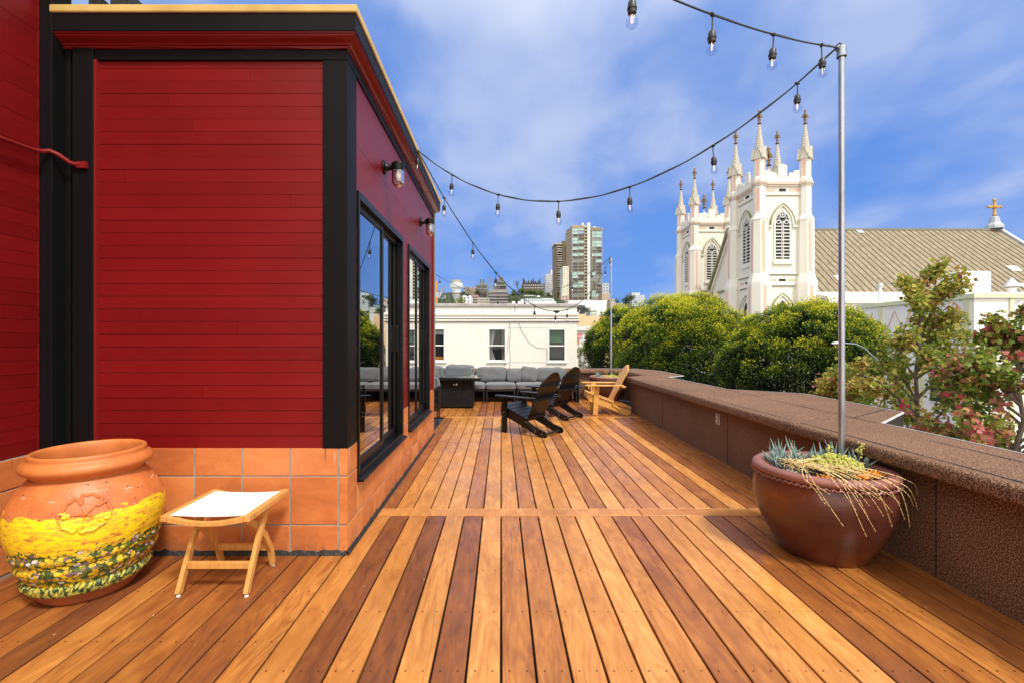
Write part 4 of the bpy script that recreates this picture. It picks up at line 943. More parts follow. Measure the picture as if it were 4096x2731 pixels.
m = MB(); m.box(6.5, 10.05, -100, 13.2, G0-.2, G0+.14); m.box(6.5, 10.05, 22, 140, G0-.2, G0+.14); m.box(21.65, 26.8, -100, 13.2, G0-.2, G0+.14); m.box(21.65, 26.8, 22, 140, G0-.2, G0+.14); struct(m.build('sidewalk', T['pave']))

# ------------------------------------------------------------------ white building across the cross street
BY = 24.0
WB = thing('white_building', 'cream stucco building with rolled cornice and three sash windows beyond the deck', 'building', (0, BY, G0))
def bxw(cx): return (918.7+.3175*cx-VX)/F*BY
def bzw(cy): return EYE+(HY-(574.2+.3175*cy))/F*BY
XR = bxw(1281); ZT = bzw(408)
wins = [(bxw(238), bxw(327), bzw(808), bzw(560)), (bxw(637), bxw(768), bzw(808), bzw(561)), (bxw(1070), bxw(1200), bzw(810), bzw(563)), (bxw(-190), bxw(-60), bzw(808), bzw(561))]
wins[0] = (wins[0][1]-.97, wins[0][1], wins[0][2], wins[0][3])
wl = MB(); zb = G0
wl.box(-16, XR, BY+.3, BY+20, zb, ZT-.3)
order = sorted(wins); cur = -16
for (a, c, z0, z1) in order: wl.box(cur, a, BY, BY+.3, z0, z1); cur = c
wl.box(cur, XR, BY, BY+.3, order[0][2], order[0][3])
z0, z1 = order[0][2], order[0][3]; wl.box(-16, XR, BY, BY+.3, zb, z0); wl.box(-16, XR, BY, BY+.3, z1, ZT)
wl.box(XR-.3, XR, BY+.3, BY+20, ZT-.3, ZT)
wl.build('wall', T['white'], WB)
m = MB(); m.box(-16.1, XR+.06, BY-.08, BY+.34, ZT, bzw(385)); m.box(XR-.34, XR+.06, BY+.34, BY+20, ZT, bzw(385)); m.build('parapet_cap', T['concrete'], WB, bev=.02)
for (ca, cb2, pr) in ((450, 478, .10), (482, 497, .13), (499, 517, .10)):
    m = MB(); za, zb_ = bzw(cb2), bzw(ca); h = (zb_-za); poly = []
    for i in range(9): a = -math.pi/2+math.pi*i/8; poly.append((-pr*math.cos(a)*1.0, (za+zb_)/2+h/2*math.sin(a)))
    m.prism([(.002, za)]+poly+[(.002, zb_)], lambda p, d_: (d_, BY+p[0], p[1]), -16, XR+.08); m.build('cornice_roll', T['white'], WB, smooth=True, ang=40)
    m = MB(); m.box(-16, XR+.05, BY-.022, BY, za-.024, za-.003); m.build('cornice_line', T['sage'] if False else flat('dark_grey_line', (.22, .21, .19)), WB)  # dark grey strip along the foot of each roll
for i, (a, c, z0, z1) in enumerate(wins):
    f = MB(); y0_ = BY-.03; mid = z0+(z1-z0)*.49; fw = .07
    f.box(a, a+fw, y0_, BY+.12, z0+.06, z1-.08); f.box(c-fw, c, y0_, BY+.12, z0+.06, z1-.08); f.box(a-.0, c, y0_-.01, BY+.12, z1-.08, z1); f.box(a-.06, c+.06, y0_-.06, BY+.12, z0-.02, z0+.06)
    f.box(a+fw, c-fw, BY+.03, BY+.09, mid-.03, mid+.03); f.box(a+fw, c-fw, BY+.05, BY+.09, z0+.06, z0+.12)
    w_ = f.build('window', T['wpaint'], WB, bev=.006)
    bk = MB(); bk.box(a+.02, c-.02, BY+.26, BY+.285, z0, z1); bk.build('room_dark', T['darkroom'], w_)
    p = MB(); p.box(a+fw, c-fw, BY+.10, BY+.105, z0+.12, z1-.08); p.build('pane', T['pane2'], w_)
    if i == 1:
        for (xa, xb) in ((a+.07, a+.40), (c-.22, c-.07)):
            k = MB(); vs = []; nn = 18
            for q in range(nn+1):
                xx = xa+(xb-xa)*q/nn
                for zz in (z0+.1, z0+.62, z0+.75, z1-.1):
                    pin = .45 if abs(zz-z0-.68) < .1 else 1; vs.append((xa+(xx-xa)*pin, BY+.17+.02*math.sin(q*2.2), zz))
            k.add(vs, [(4*q+r, 4*q+4+r, 4*q+5+r, 4*q+1+r) for q in range(nn) for r in range(3)]); k.build('curtain', T['curtain'], w_, smooth=True)
    if i in (2, 3, 0):
        k = MB(); k.box(a+.07, c-.07, BY+.16, BY+.17, z1-.75 if i != 0 else z1-.35, z1-.08); k.build('green_blind' if i != 0 else 'blind', T['green_blind'] if i != 0 else T['curtain'], w_)
    if i in (2, 3):
        k = MB()
        for q in range(16): k.box(a+.08, c-.08, BY+.14, BY+.155, z0+.14+q*.045, z0+.165+q*.045)
        k.build('venetian_blind', T['blind'], w_)
    if i == 0:
        k = MB(); k.box(a+.1, c-.08, BY+.14, BY+.2, z0+.12, z0+.3); k.build('box', flat('orange_box', (.6, .25, .03)), w_)
m = MB()
xx = bxw(795); pts = [(xx+.02*math.sin(i*.7), BY-.02, ZT+.3-(ZT+.3-(z0-.3))*i/24) for i in range(25)]; m.tube(pts, .012, 5)
pts = [(bxw(820), BY-.02, ZT+.2), (bxw(840), BY-.03, bzw(470)), (bxw(880), BY-.03, bzw(580)), (bxw(930), BY-.03, bzw(660)), (bxw(990), BY-.03, bzw(700)), (bxw(1060), BY-.03, bzw(705)), (bxw(1064), BY-.03, bzw(800))]; m.tube(pts, .010, 5)
m.tube([(bxw(785), BY-.02, bzw(600)), (bxw(775), BY-.03, bzw(740)), (bxw(745), BY-.05, bzw(790)), (bxw(760), BY-.03, bzw(830))], .008, 5)
m.build('cable', flat('grey_cable', (.30, .28, .25)), WB)
# roof clutter
RY = 30.0
def px(cx, Y, x0=1650, s=.2126): return ((x0+cx*s)/1.7415-VX)/F*Y
def pz(cy, Y, y0=1050, s=.2126): return EYE+(HY-(y0+cy*s)/1.7415)/F*Y
cx_ = px(828, RY); rr = (px(950, RY)-px(705, RY))/2; Zr = ZT-.3
ct = thing('cooling_tower', 'white round cooling tower with ringed collars on the neighbouring roof', 'cooling tower', (cx_, RY, Zr))
m = MB(); m.lathe([(pz(575, RY), rr*.72), (pz(490, RY), rr*.72), (pz(485, RY), rr*.80), (pz(465, RY), rr), (pz(395, RY), rr), (pz(388, RY), rr*.98), (pz(386, RY), rr*.5)], cx_, RY, 32); m.build('drum', flat('grey_white_metal', (.50, .53, .56), .45), ct, smooth=True, ang=30)
m = MB(); m.lathe([(pz(390, RY), rr*.69), (pz(330, RY), rr*.69), (pz(330, RY), rr*.62), (pz(345, RY), rr*.60), (pz(346, RY), .01)], cx_, RY, 32); m.build('stack', flat('rusty_grey_metal', (.36, .33, .27), .6), ct, smooth=True, ang=30)
m = MB(); m.box(cx_-rr*.78, cx_+rr*.8, RY-rr*.6, RY+rr*.6, pz(590, RY), pz(572, RY)); m.build('deck_ring', flat('dark_rust', (.06, .05, .045)), ct)
m = MB(); m.lathe([(pz(665, RY), rr*.5), (pz(592, RY), rr*.74)], cx_, RY, 24); m.build('basin', flat('grey_white_metal', (.50, .53, .56)), ct, smooth=True)
for (dx, dy) in ((-.75, -.5), (.75, -.5), (-.75, .5), (.75, .5)):
    m = MB(); m.tube([(cx_+dx*rr, RY+dy*rr, Zr), (cx_+dx*rr, RY+dy*rr, pz(580, RY))], .05, 6); m.build('leg', flat('dark_rust', (.06, .05, .045)), ct)
def dish(cx, cy, r, tilt, az, label):
    X_, Z_ = px(cx, RY-1), pz(cy, RY-1); root = thing('satellite_dish', label, 'satellite dish', (X_, RY-1, Zr), 'satellite dishes on the neighbouring roof')
    M4 = Matrix.Translation((X_, RY-1, Z_)) @ Euler((R(tilt), 0, R(az))).to_matrix().to_4x4(); m = MB(); vs = []
    for k in range(7):
        for i in range(24): a = 2*math.pi*i/24; q = r*k/6; vs.append(M4 @ Vector((q*math.cos(a), q*math.sin(a), .9*q*q/r*.35)))
    m.add(vs, [(k*24+i, k*24+(i+1) % 24, (k+1)*24+(i+1) % 24, (k+1)*24+i) for k in range(6) for i in range(24)]); m.build('reflector', flat('dish_grey', (.30, .33, .35)), root, smooth=True)
    m = MB(); m.tube([M4 @ Vector((0, -r, .1)), M4 @ Vector((0, -.1*r, r*.9))], .015, 6); m.build('feed_arm', T['darkmetal'], root)
    m = MB(); m.tube([(X_, RY-1, Zr), (X_, RY-1, Z_-.05)], .03, 8); m.build('mast', T['darkmetal'], root)
dish(592, 555, .40, 70, -70, 'tall satellite dish turned edge-on, left of the cooling tower')
dish(515, 640, .36, 40, 30, 'grey satellite dish tilted up, lowest on the left of the roof')
dish(815, 690, .32, 75, 60, 'satellite dish seen edge-on in front of the cooling tower')
X_ = px(438, RY); root = thing('flue_pipe', 'ochre flue pipe standing beside the red house corner', 'chimney', (X_, RY, Zr))
m = MB(); m.lathe([(Zr, .13), (pz(365, RY), .13), (pz(352, RY), .15), (pz(350, RY), .02)], X_, RY, 16); m.build('pipe', flat('ochre_metal', (.55, .26, .05), .5), root, smooth=True, ang=30)
m = MB(); m.box(X_-.22, X_-.14, RY-.1, RY+.05, pz(520, RY), pz(465, RY)); m.build('junction_box', T['wpaint'], root)
X_ = px(1400, RY); root = thing('roof_antenna', 'spindly television aerial with many crossbars on the neighbouring roof', 'aerial', (X_, RY, Zr))
m = MB(); m.tube([(X_, RY, Zr-.1), (X_, RY, pz(365, RY))], .035, 6); m.tube([(px(1460, RY), RY+.2, pz(380, RY)), (px(1480, RY), RY+.2, pz(248, RY))], .018, 5); m.build('mast', flat('weathered_grey_metal', (.20, .19, .17)), root)
m = MB()
for cy in (248, 275, 300, 325, 345): m.tube([(px(1465-85+cy*.1, RY), RY, pz(cy+3, RY)), (px(1530, RY), RY+.5, pz(cy+14, RY))], .011, 4)
for i, cy in enumerate((395, 415, 435, 455, 490, 505, 520, 540)): m.tube([(px(1180+i*14, RY), RY-.7, pz(cy+70-i*3, RY)), (px(1660-i*12, RY), RY+.7, pz(cy+5, RY))], .010, 4)
m.tube([(px(1330, RY), RY-.8, pz(565, RY)), (px(1520, RY), RY+.6, pz(345, RY))], .02, 5); m.build('crossbars', flat('weathered_grey_metal', (.20, .19, .17)), root)
sk = MB(); xa, xb = px(950, RY+2, 1700, .404)*1, 0
za = EYE+(HY-690)/F*26; sx0 = (1176-VX)/F*26; sx1 = (1285-VX)/F*26
root = thing('skylight', 'long ribbed white skylight on the neighbouring roof edge', 'skylight', (sx0, 26, Zr))
sk = MB(); sk.box(sx0, sx1-.2, 25.9, 26.6, Zr, za-.05); sk.build('curb', T['wpaint'], root)
sk = MB()
for i in range(14): q = sx0+.6+i*(sx1-sx0-1.0)/14; sk.box(q, q+.06, 25.88, 26.6, za-.05, za+.12)
sk.box(sx0+.5, sx1-.3, 26.0, 26.5, za-.05, za+.07); sk.build('ribs', flat('pale_glazing', (.55, .62, .65), .3), root)

# ------------------------------------------------------------------ church
CT = thing('church', 'white gothic church with two pinnacled bell towers and brown metal roof', 'church', (30.04, 51.07, G0))
TX, TY0 = 30.04, 51.07
def zc_(cy): return 28.08-.01598*cy
def arch(w2, zs, za_, n=9):
    """pointed arch outline from left spring to right spring: half width w2, spring height zs, apex height za_"""
    hgt = za_-zs; Rr = (w2*w2+hgt*hgt)/(2*w2); out = []
    a1 = math.atan2(hgt, Rr-w2)
    for i in range(n+1): a = a1*i/n; out.append((-w2+Rr-Rr*math.cos(a), zs+Rr*math.sin(a)))
    return out+[(-x_, z_) for x_, z_ in out[::-1][1:]]
class Face:
    """draws on the four sides of a square tower: u along the face, v up, d out of the face"""
    def __init__(s, half): s.h = half
    def fn(s, side, cx, cy):
        a = side*math.pi/2; ca, sa = math.cos(a), math.sin(a)
        def f(u, v, d_): x_, y_ = u, -(s.h+d_); return (cx+x_*ca-y_*sa, cy+x_*sa+y_*ca, v)
        return f
def fbox(m, f, u0, u1, v0, v1, d0, d1):
    vs = [f(u, v, d_) for u in (u0, u1) for v in (v0, v1) for d_ in (d0, d1)]
    m.add(vs, [(0, 1, 3, 2), (4, 6, 7, 5), (0, 4, 5, 1), (2, 3, 7, 6), (0, 2, 6, 4), (1, 5, 7, 3)])
def fprism(m, f, poly, d0, d1):
    n_ = len(poly); vs = [f(u, v, d0) for u, v in poly]+[f(u, v, d1) for u, v in poly]
    m.add(vs, [tuple(range(n_))[::-1], tuple(range(n_, 2*n_))]+[(i, (i+1) % n_, n_+(i+1) % n_, n_+i) for i in range(n_)])
def fband(m, f, line, wd, d0, d1):
    """a moulding that follows a line drawn on the face"""
    n_ = len(line); inn = []
    for i in range(n_):
        a = Vector(line[max(i-1, 0)]); b_ = Vector(line[min(i+1, n_-1)]); dd = (b_-a).normalized(); nn = Vector((-dd.y, dd.x)); p = Vector(line[i])+nn*wd; inn.append((p.x, p.y))
    vs = []
    for (u, v), (u2, v2) in zip(line, inn): vs += [f(u, v, d0), f(u, v, d1), f(u2, v2, d1), f(u2, v2, d0)]
    m.add(vs, [(4*i+k, 4*i+4+k, 4*i+4+(k+1) % 4, 4*i+(k+1) % 4) for i in range(n_-1) for k in range(4)])
def lancet(w2, z0, z1): return [(-w2, z0)]+arch(w2, z1-w2*1.5, z1, 5)+[(w2, z0)]
def shifted(poly, du): return [(u+du, v) for u, v in poly]
def tower(cx, cy):
    HH = 2.42; tw = MB(); zt = zc_(640)
    tw.box(cx-HH, cx+HH, cy-HH, cy+HH, G0, zt)
    ts = MB()
    def octa(mb, x_, y_, r0, r1, z0, z1, n_=8): mb.lathe([(z0, r0), (z1, r1)], x_, y_, n_)
    co = [(sx*2.45, sy*2.45) for sx in (-1, 1) for sy in (-1, 1)]
    for (dx, dy) in co:
        x_, y_ = cx+dx, cy+dy
        tw.lathe([(G0, .001), (G0, 1.15), (zc_(1290), 1.15), (zc_(1275), 1.12), (zc_(1225), .88), (zc_(870), .84), (zc_(865), .90), (zc_(835), .66), (zc_(832), .60), (zc_(640), .60)], x_, y_, 8, rot=math.pi/8)
    Fc = Face(HH)
    root = tw.build('tower', T['church'], CT)
    tr = MB(); pk = MB(); sg = MB(); dk = MB()
    for sd_ in range(4):
        f = Fc.fn(sd_, cx, cy)
        # panels and mouldings
        for (a, c) in ((-1.85, -.70), (.75, 1.85)): fbox(pk, f, a, c, zc_(672), zc_(653), 0, .012)
        fbox(dk, f, -.32, .40, zc_(672), zc_(653), 0, .02)
        fbox(sg, f, -1.75, 1.85, zc_(700), zc_(696), 0, .10); fbox(tr, f, -1.75, 1.85, zc_(696), zc_(688), 0, .10)
        for cyy in (1225, 1300): fbox(sg, f, -1.6, 1.6, zc_(cyy+6), zc_(cyy), 0, .10); fbox(tr, f, -1.6, 1.6, zc_(cyy), zc_(cyy-6), 0, .14)
        fbox(dk, f, -.34, .38, zc_(1272), zc_(1256), 0, .02)
        for (a, c) in ((-1.5, -.62), (.66, 1.5)): fbox(pk, f, a, c, zc_(1272), zc_(1256), 0, .012)
        # belfry window
        zs_, za_ = zc_(900), zc_(752)
        fband(sg, f, arch(1.36, zs_, za_), -.10, .0, .26); fband(tr, f, arch(1.30, zs_, za_-.05), -.22, .0, .20)
        for u in (-1.33, 1.33): fbox(tr, f, u-.24, u+.24, zs_-.18, zs_, 0, .24)
        fband(tr, f, [(-.90, zc_(1125))]+arch(.90, zc_(890), zc_(790))+[(.90, zc_(1125))], -.14, .0, .12)
        fprism(dk, f, [(-.76, zc_(1122))]+arch(.76, zc_(885), zc_(796))+[(.76, zc_(1122))], .0, .03)
        fbox(tr, f, -1.0, 1.1, zc_(1158), zc_(1132), 0, .22)
        # lower window hood
        fband(sg, f, arch(1.36, zc_(1500), zc_(1352)), -.10, 0, .22); fband(tr, f, arch(1.28, zc_(1500), zc_(1357)), -.2, 0, .18)
        fband(tr, f, [(-.85, zc_(1750))]+arch(.85, zc_(1500), zc_(1388))+[(.85, zc_(1750))], -.14, .0, .12)
        fprism(dk, f, [(-.72, zc_(1745))]+arch(.72, zc_(1500), zc_(1396))+[(.72, zc_(1745))], .0, .03)
        fbox(tr, f, -.04, .04, zc_(1745), zc_(1450), .03, .09)
    # turret panels in pink (faces of the octagons toward the four sides)
    for (dx, dy) in co:
        for sd_ in range(8):
            a = sd_*math.pi/4
            def g(u, v, d_, a=a, rr=0): x2 = rr+d_; return (cx+dx+x2*math.cos(a)-u*math.sin(a), cy+dy+x2*math.sin(a)+u*math.cos(a), v)
            for (z0, z1, r_, w2, dg) in ((zc_(805), zc_(655), .60, .17, 1), (zc_(1215), zc_(875), .86, .155, 0), (zc_(1800), zc_(1300), 1.15, .16, 0)):
                if math.cos(a)*dx+math.sin(a)*dy < 0 or sd_ % 2 != dg or (dg and math.cos(a)*dx+math.sin(a)*dy < 3): continue
                ap = r_*math.cos(math.pi/8)
                fprism(pk, lambda u, v, d_, a=a, ap=ap: g(u, v, d_, a, ap), lancet(w2, z0, z1), .0, .018)
    # cornice and battlements
    cr = MB()
    hw = 2.55
    for (z0, z1, e) in ((zc_(640), zc_(628), .02), (zc_(628), zc_(612), .10)):
        cr.box(cx-hw-e, cx+hw+e, cy-hw-e, cy+hw+e, z0+(.002 if e == .10 else 0), z1)
        for (dx, dy) in co: cr.lathe([(z0, .001), (z0, .68+e), (z1, .68+e), (z1, .001)], cx+dx, cy+dy, 8, rot=math.pi/8)
    tr.build('mouldings', T['church'], root); pk.build('pink_panels', T['pink'], root); sg.build('sage_mouldings', T['sage'], root); dk.build('dark_openings', T['louver'], root)
    cr.build('cornice', flat('pinkish_cornice', (.55, .45, .37)), root)
    bt = MB()
    for sd_ in range(4):
        f = Face(2.44).fn(sd_, cx, cy)
        fbox(bt, f, -1.9, 1.9, zc_(611), zc_(585), -.16, .07); fbox(bt, f, -1.9, 1.9, zc_(585), zc_(572), -.1, .03)
        fbox(bt, f, -.42, .50, zc_(572), zc_(505), -.13, .06); fprism(bt, f, [(-.46, zc_(505)), (.54, zc_(505)), (.25, zc_(493)), (-.2, zc_(493))], -.14, .08)
        for (a, c) in ((-1.9, -.66), (.74, 1.9)): fbox(bt, f, a, c, zc_(572), zc_(548), -.12, .04); fbox(bt, f, a, a+.62 if a < 0 else c, zc_(548), zc_(532), -.13, .05) if a < 0 else fbox(bt, f, c-.62, c, zc_(548), zc_(532), -.13, .05)
    bt.build('battlements', T['church'], root)
    # louvres and tracery
    for sd_ in (0, 1, 2, 3):
        f = Fc.fn(sd_, cx, cy); lv = MB()
        for i in range(10): z_ = zc_(1112)+i*(zc_(895)-zc_(1112))/9.6; fbox(lv, f, -.76, .76, z_, z_+.10, .03, .085)
        for u in (-.12, .06): fbox(lv, f, u, u+.07, zc_(1122), zc_(870), .087, .125)
        f2 = f
        def ring(cu, cv, r_, w=.035):
            pts = [(cu+r_*math.cos(2*math.pi*i/14), cv+r_*math.sin(2*math.pi*i/14)) for i in range(15)]; fband(lv, f, pts, w*1.6, .03, .12)
        ring(0, zc_(828), .33); 
        for k in range(4): a = math.pi/4+k*math.pi/2; ring(.15*math.cos(a), zc_(828)+.15*math.sin(a), .14, .02)
        for u in (-.42, .42): ring(u, zc_(876), .24); ring(u*.9, zc_(850)+.02, .10, .02)
        fband(lv, f, shifted(arch(.32, zc_(895), zc_(868), 5), -.42), .05, .03, .12); fband(lv, f, shifted(arch(.32, zc_(895), zc_(868), 5), .42), .05, .03, .12)
        lv.build('belfry_louvres', flat('pale_louvre', (.66, .66, .64)), root)
    # pinnacles and crosses
    def cross(x_, y_, z0, h_):
        c = MB(); w2 = h_*.045
        c.lathe([(z0-.02, w2*3), (z0+.06, w2*3.4), (z0+.10, w2*1.6), (z0+.14, w2)], x_, y_, 8)
        c.box(x_-w2, x_+w2, y_-w2, y_+w2, z0+.1, z0+h_)
        for (q, l_) in ((.30, .12), (.52, .26), (.66, .17), (.92, .08)):
            for ax in (0, 1):
                a, b_ = (l_*h_*.9, w2*1.02) if ax == 0 else (w2*1.03, l_*h_*.55)
                c.box(x_-a, x_+a, y_-b_, y_+b_, z0+h_*q-w2*(1+ax*.02), z0+h_*q+w2*(1+ax*.03))
        c.ball((x_, y_, z0+h_), w2*1.6, 6, 4)
        return c.build('cross', T['goldleaf'], root)
    for (dx, dy) in co:
        x_, y_ = cx+dx, cy+dy; q = MB()
        q.lathe([(zc_(611), .001), (zc_(611), .66), (zc_(588), .64), (zc_(580), .56), (zc_(450), .56), (zc_(450), .30)], x_, y_, 8, rot=math.pi/8)
        q.build('pinnacle_shaft', T['church'], root)
        pp = MB(); pi_ = MB()
        for k in range(8):
            a = k*math.pi/4
            def g(u, v, d_, a=a): x2 = .517+d_; return (x_+x2*math.cos(a)-u*math.sin(a), y_+x2*math.sin(a)+u*math.cos(a), v)
            if k % 2: fprism(pi_, g, lancet(.15, zc_(575), zc_(455)), .0, .016)
            if k % 2: fprism(pp, g, [(-.44, zc_(462)), (.44, zc_(462)), (0, zc_(388))], -.18, .10); fband(pp, g, [(-.50, zc_(466)), (0, zc_(384)), (.50, zc_(466))], .10, -.1, .15)
        pi_.build('pink_panels', T['pink'], root)
        n_ = 13; prof = [(zc_(450), .56)]
        for i in range(n_): z0 = zc_(440)+(zc_(222)-zc_(440))*i/n_; z1 = zc_(440)+(zc_(222)-zc_(440))*(i+1)/n_; r0 = .56-.48*i/n_; prof += [(z0, r0), (z1-.05, r0-.012), (z1-.05, r0-.11), (z1, r0-.11)]
        prof.append((zc_(220), .001)); pp.lathe(prof, x_, y_, 8, rot=math.pi/8); pp.build('spire', T['spire'], root)
        cross(x_, y_, zc_(220), 1.45)
    q = MB(); q.box(cx-2.4, cx+2.4, cy-2.4, cy+2.4, zc_(612), zc_(590)); q.lathe([(zc_(590), 1.5), (zc_(540), 1.4), (zc_(478), .10), (zc_(440), .05), (zc_(430), .001)], cx, cy, 4+4); q.build('tower_roof', T['spire'], root)
    cross(cx, cy, zc_(440), 1.95)
    return root
t1 = tower(TX, TY0); 
t2 = copy_tree(t1, CT)
t2.location = (0, 16.3, 0)
XE, YR, ZR, YEV, ZE = 64.5, 59.2, 15.85, 49.0, 6.55
m = MB(); m.prism([(54, G0), (54, 9.5), (YR, 15.2), (64.4, 9.5), (64.4, G0)], lambda p, d_: (d_, p[0], p[1]), 30.0, 31.0); m.build('facade', T['church'], CT)
ff = lambda u, v, d_: (30.0-d_, YR-u, v)
rk = MB(); rk2 = MB()
sl_ = (15.9-8.0)/6.1
fband(rk, ff, [(6.1+.8, 15.9-sl_*6.9), (0, 15.9)][::-1], .30, 0, .55); fband(rk, ff, [(-6.9, 15.9-sl_*6.9), (0, 15.9)], .30, 0, .55)
fband(rk2, ff, [(0, 15.45), (-6.1, 15.45-sl_*6.1)], .22, 0, .35)
rk.build('gable_coping', T['sage'], CT); rk2.build('gable_moulding', T['church'], CT)
rw = MB(); dk = MB()
for r_, w_ in ((1.05, .16), (.55, .07)): fband(rw, ff, [(r_*math.cos(i*math.pi/12), 11.0+r_*math.sin(i*math.pi/12)) for i in range(25)], w_, 0, .12)
for k in range(8): a = k*math.pi/4; fband(rw, ff, [(.74*math.cos(a)+.22*math.cos(i*math.pi/5), 11.0+.74*math.sin(a)+.22*math.sin(i*math.pi/5)) for i in range(11)], .05, 0, .1)
fprism(dk, ff, [(1.0*math.cos(i*math.pi/12), 11.0+math.sin(i*math.pi/12)) for i in range(24)], 0, .02)
for u0, w2, z1, zs in ((0, 2.2, 7.6, 4.2), (-4.0, .7, 4.8, 3.4)):
    fband(rw, ff, shifted(arch(w2, zs, z1), u0), -.25, 0, .3); fband(rw, ff, shifted([(-w2*.7, -4)]+arch(w2*.7, zs-.2, z1-.9)+[(w2*.7, -4)], u0), -.14, 0, .14)
    fprism(dk, ff, shifted([(-w2*.6, -4)]+arch(w2*.6, zs-.2, z1-1.1)+[(w2*.6, -4)], u0), 0, .02)
rw.build('rose_window_tracery', T['church'], CT); dk.build('rose_window_opening', flat('grey_stained_glass', (.20, .21, .22)), CT)
fs_ = MB(); fbox(fs_, ff, -3.6, -.2, 7.95, 8.2, 0, .2); fbox(fs_, ff, -5.2, -3.4, 7.0, 7.2, 0, .2); fs_.build('string_course', T['sage'], CT)
m = MB(); m.box(31.2, XE-.4, YEV+.8, 2*YR-YEV-.8, G0, ZE+.1); m.prism([(YEV+.8, ZE), (YR, ZR-.6), (2*YR-YEV-.8, ZE)], lambda p, d_: (d_, p[0], p[1]), 31.2, XE-.4); m.build('nave_wall', T['church'], CT)
m = MB(); m.add([(30.6, YR, ZR), (XE, YR, ZR), (XE, YEV, ZE), (30.6, YEV, ZE)], [(0, 3, 2, 1)]); m.add([(30.6, YR, ZR), (XE, YR, ZR), (XE, 2*YR-YEV, ZE), (30.6, 2*YR-YEV, ZE)], [(0, 1, 2, 3)]); m.build('roof', T['sheet'], CT)
m = MB(); x_ = 33.2
while x_ < XE-.2:
    m.prism([(YR, ZR+.005), (YR, ZR+.07), (YEV, ZE+.07), (YEV, ZE+.005)], lambda p, d_: (d_, p[0], p[1]), x_, x_+.05); x_ += .76
m.build('roof_seams', T['seam'], CT)
for (u_, v_, w2) in ((37.5, .16, .9), (52, .20, 1.0), (58.5, .30, 1.2), (46, .93, .8), (57, .05, 1.4)):
    q_ = YEV+(YR-YEV)*v_; s2 = (ZR-ZE)/(YR-YEV); m = MB(); m.prism([(q_, ZE+(q_-YEV)*s2+.075), (q_+.7, ZE+(q_+.7-YEV)*s2+.075), (q_+.7, ZE+(q_+.7-YEV)*s2+.10), (q_, ZE+(q_-YEV)*s2+.10)], lambda p, d_: (d_, p[0], p[1]), u_, u_+w2); m.build('roof_patch', T['lead'] if v_ > .9 else T['wpaint'], CT)
m = MB(); m.box(30.9, XE, YR-.18, YR+.18, ZR-.1, ZR+.14); m.build('ridge_cap', flat('ridge_metal', (.20, .19, .15)), CT)
m = MB(); s1 = (ZR-ZE)/(YR-YEV); m.prism([(YR, ZR-.5), (YR, ZR+.35), (YEV-.2, ZE+.35-s1*.2), (YEV-.2, ZE-.5-s1*.2)], lambda p, d_: (d_, p[0], p[1]), XE, XE+.5); m.prism([(YR, ZR-.5), (YR, ZR+.35), (2*YR-YEV, ZE+.35), (2*YR-YEV, ZE-.5)], lambda p, d_: (d_, p[0], p[1]), XE, XE+.5); m.build('gable_verge', T['lead'], CT)
m = MB(); m.lathe([(ZR+.1, .9), (ZR+.5, .85), (ZR+.9, .55), (ZR+1.6, .42), (ZR+1.7, .3)], XE-.3, YR, 8); m.build('cross_pedestal', T['lead'], CT)
m = MB(); xx, z0 = XE-.3, ZR+1.65
m.box(xx-.12, xx+.12, YR-.1, YR+.1, z0, z0+2.15); m.box(xx-.72, xx+.72, YR-.098, YR+.098, z0+1.2, z0+1.44)
for (a, z_) in ((-.78, z0+1.32), (.78, z0+1.32), (0, z0+2.2)): m.ball((xx+a, YR, z_), .19, 8, 6); 
m.ball((xx, YR, z0+1.32), .30, 10, 6); m.ball((xx, YR, z0+.3), .22, 8, 6); m.build('cross', flat('bright_gilding', (.50, .28, .04), .35), CT, smooth=True)
m = MB(); m.box(33.0, XE+2, 46.2, YEV+.2, G0, 5.75); m.box(33.0, XE+2, 46.0, 46.2, 5.2, 5.9); m.build('aisle_wall', T['church'], CT)
m = MB(); m.prism([(46.1, 5.92), (YEV+.9, ZE+.3), (YEV+.9, 5.7), (46.1, 5.7)], lambda p, d_: (d_, p[0], p[1]), 33.0, XE+2); m.build('aisle_roof', T['church'], CT)

# hall with sage bands in front of the nave
HB = thing('parish_hall', 'white hall with sage green bands and pink zigzag panels beside the church', 'building', (26, 25, G0))
XH, YH, ZH = 26.0, 25.0, 3.97
m = MB(); m.box(XH, 60, YH, 33.2, G0, ZH-.25); m.build('wall', flat('bright_white_stucco', (.84, .84, .80)), HB)
m = MB()
m.box(XH-.15, 60, YH-.15, YH, ZH-.25, ZH); m.box(XH-.15, XH, YH, 33.2, ZH-.25, ZH); m.box(XH-.08, 60, YH-.08, YH, 1.55, 1.82); m.box(XH-.08, XH, YH, 33.2, 1.55, 1.82)
for x_ in (XH+1.9, XH+4.9, XH+7.9): m.box(x_, x_+.22, YH-.075, YH, 1.822, ZH-.252)
for y_ in (YH+.2, 28.0, 31.0): m.box(XH-.075, XH, y_, y_+.3, 1.822, ZH-.252); m.box(XH-.075, XH, y_, y_+.3, G0, 1.548)
for x_ in (XH+.0, XH+1.9): m.box(x_, x_+.28, YH-.07, YH, G0, 1.548)
m.build('sage_bands', flat('pale_sage', (.66, .68, .46)), HB)
m = MB()
for k in range(4):
    x0 = XH+2.4+k*3.0
    pts = [(x0+i*.62, (2.0 if i % 2 else 3.3)) for i in range(5)]; ffr = lambda u, v, d_: (u, YH-d_, v); fband(m, ffr, pts, .10, 0, .03)
for k in range(3):
    y0 = 25.8+k*3.0; pts = [(y0+i*.62, (2.0 if i % 2 else 3.3)) for i in range(4)]; ffl = lambda u, v, d_: (XH-d_, u, v); fband(m, ffl, pts, .10, 0, .03)
m.build('pink_zigzags', T['pink'], HB)
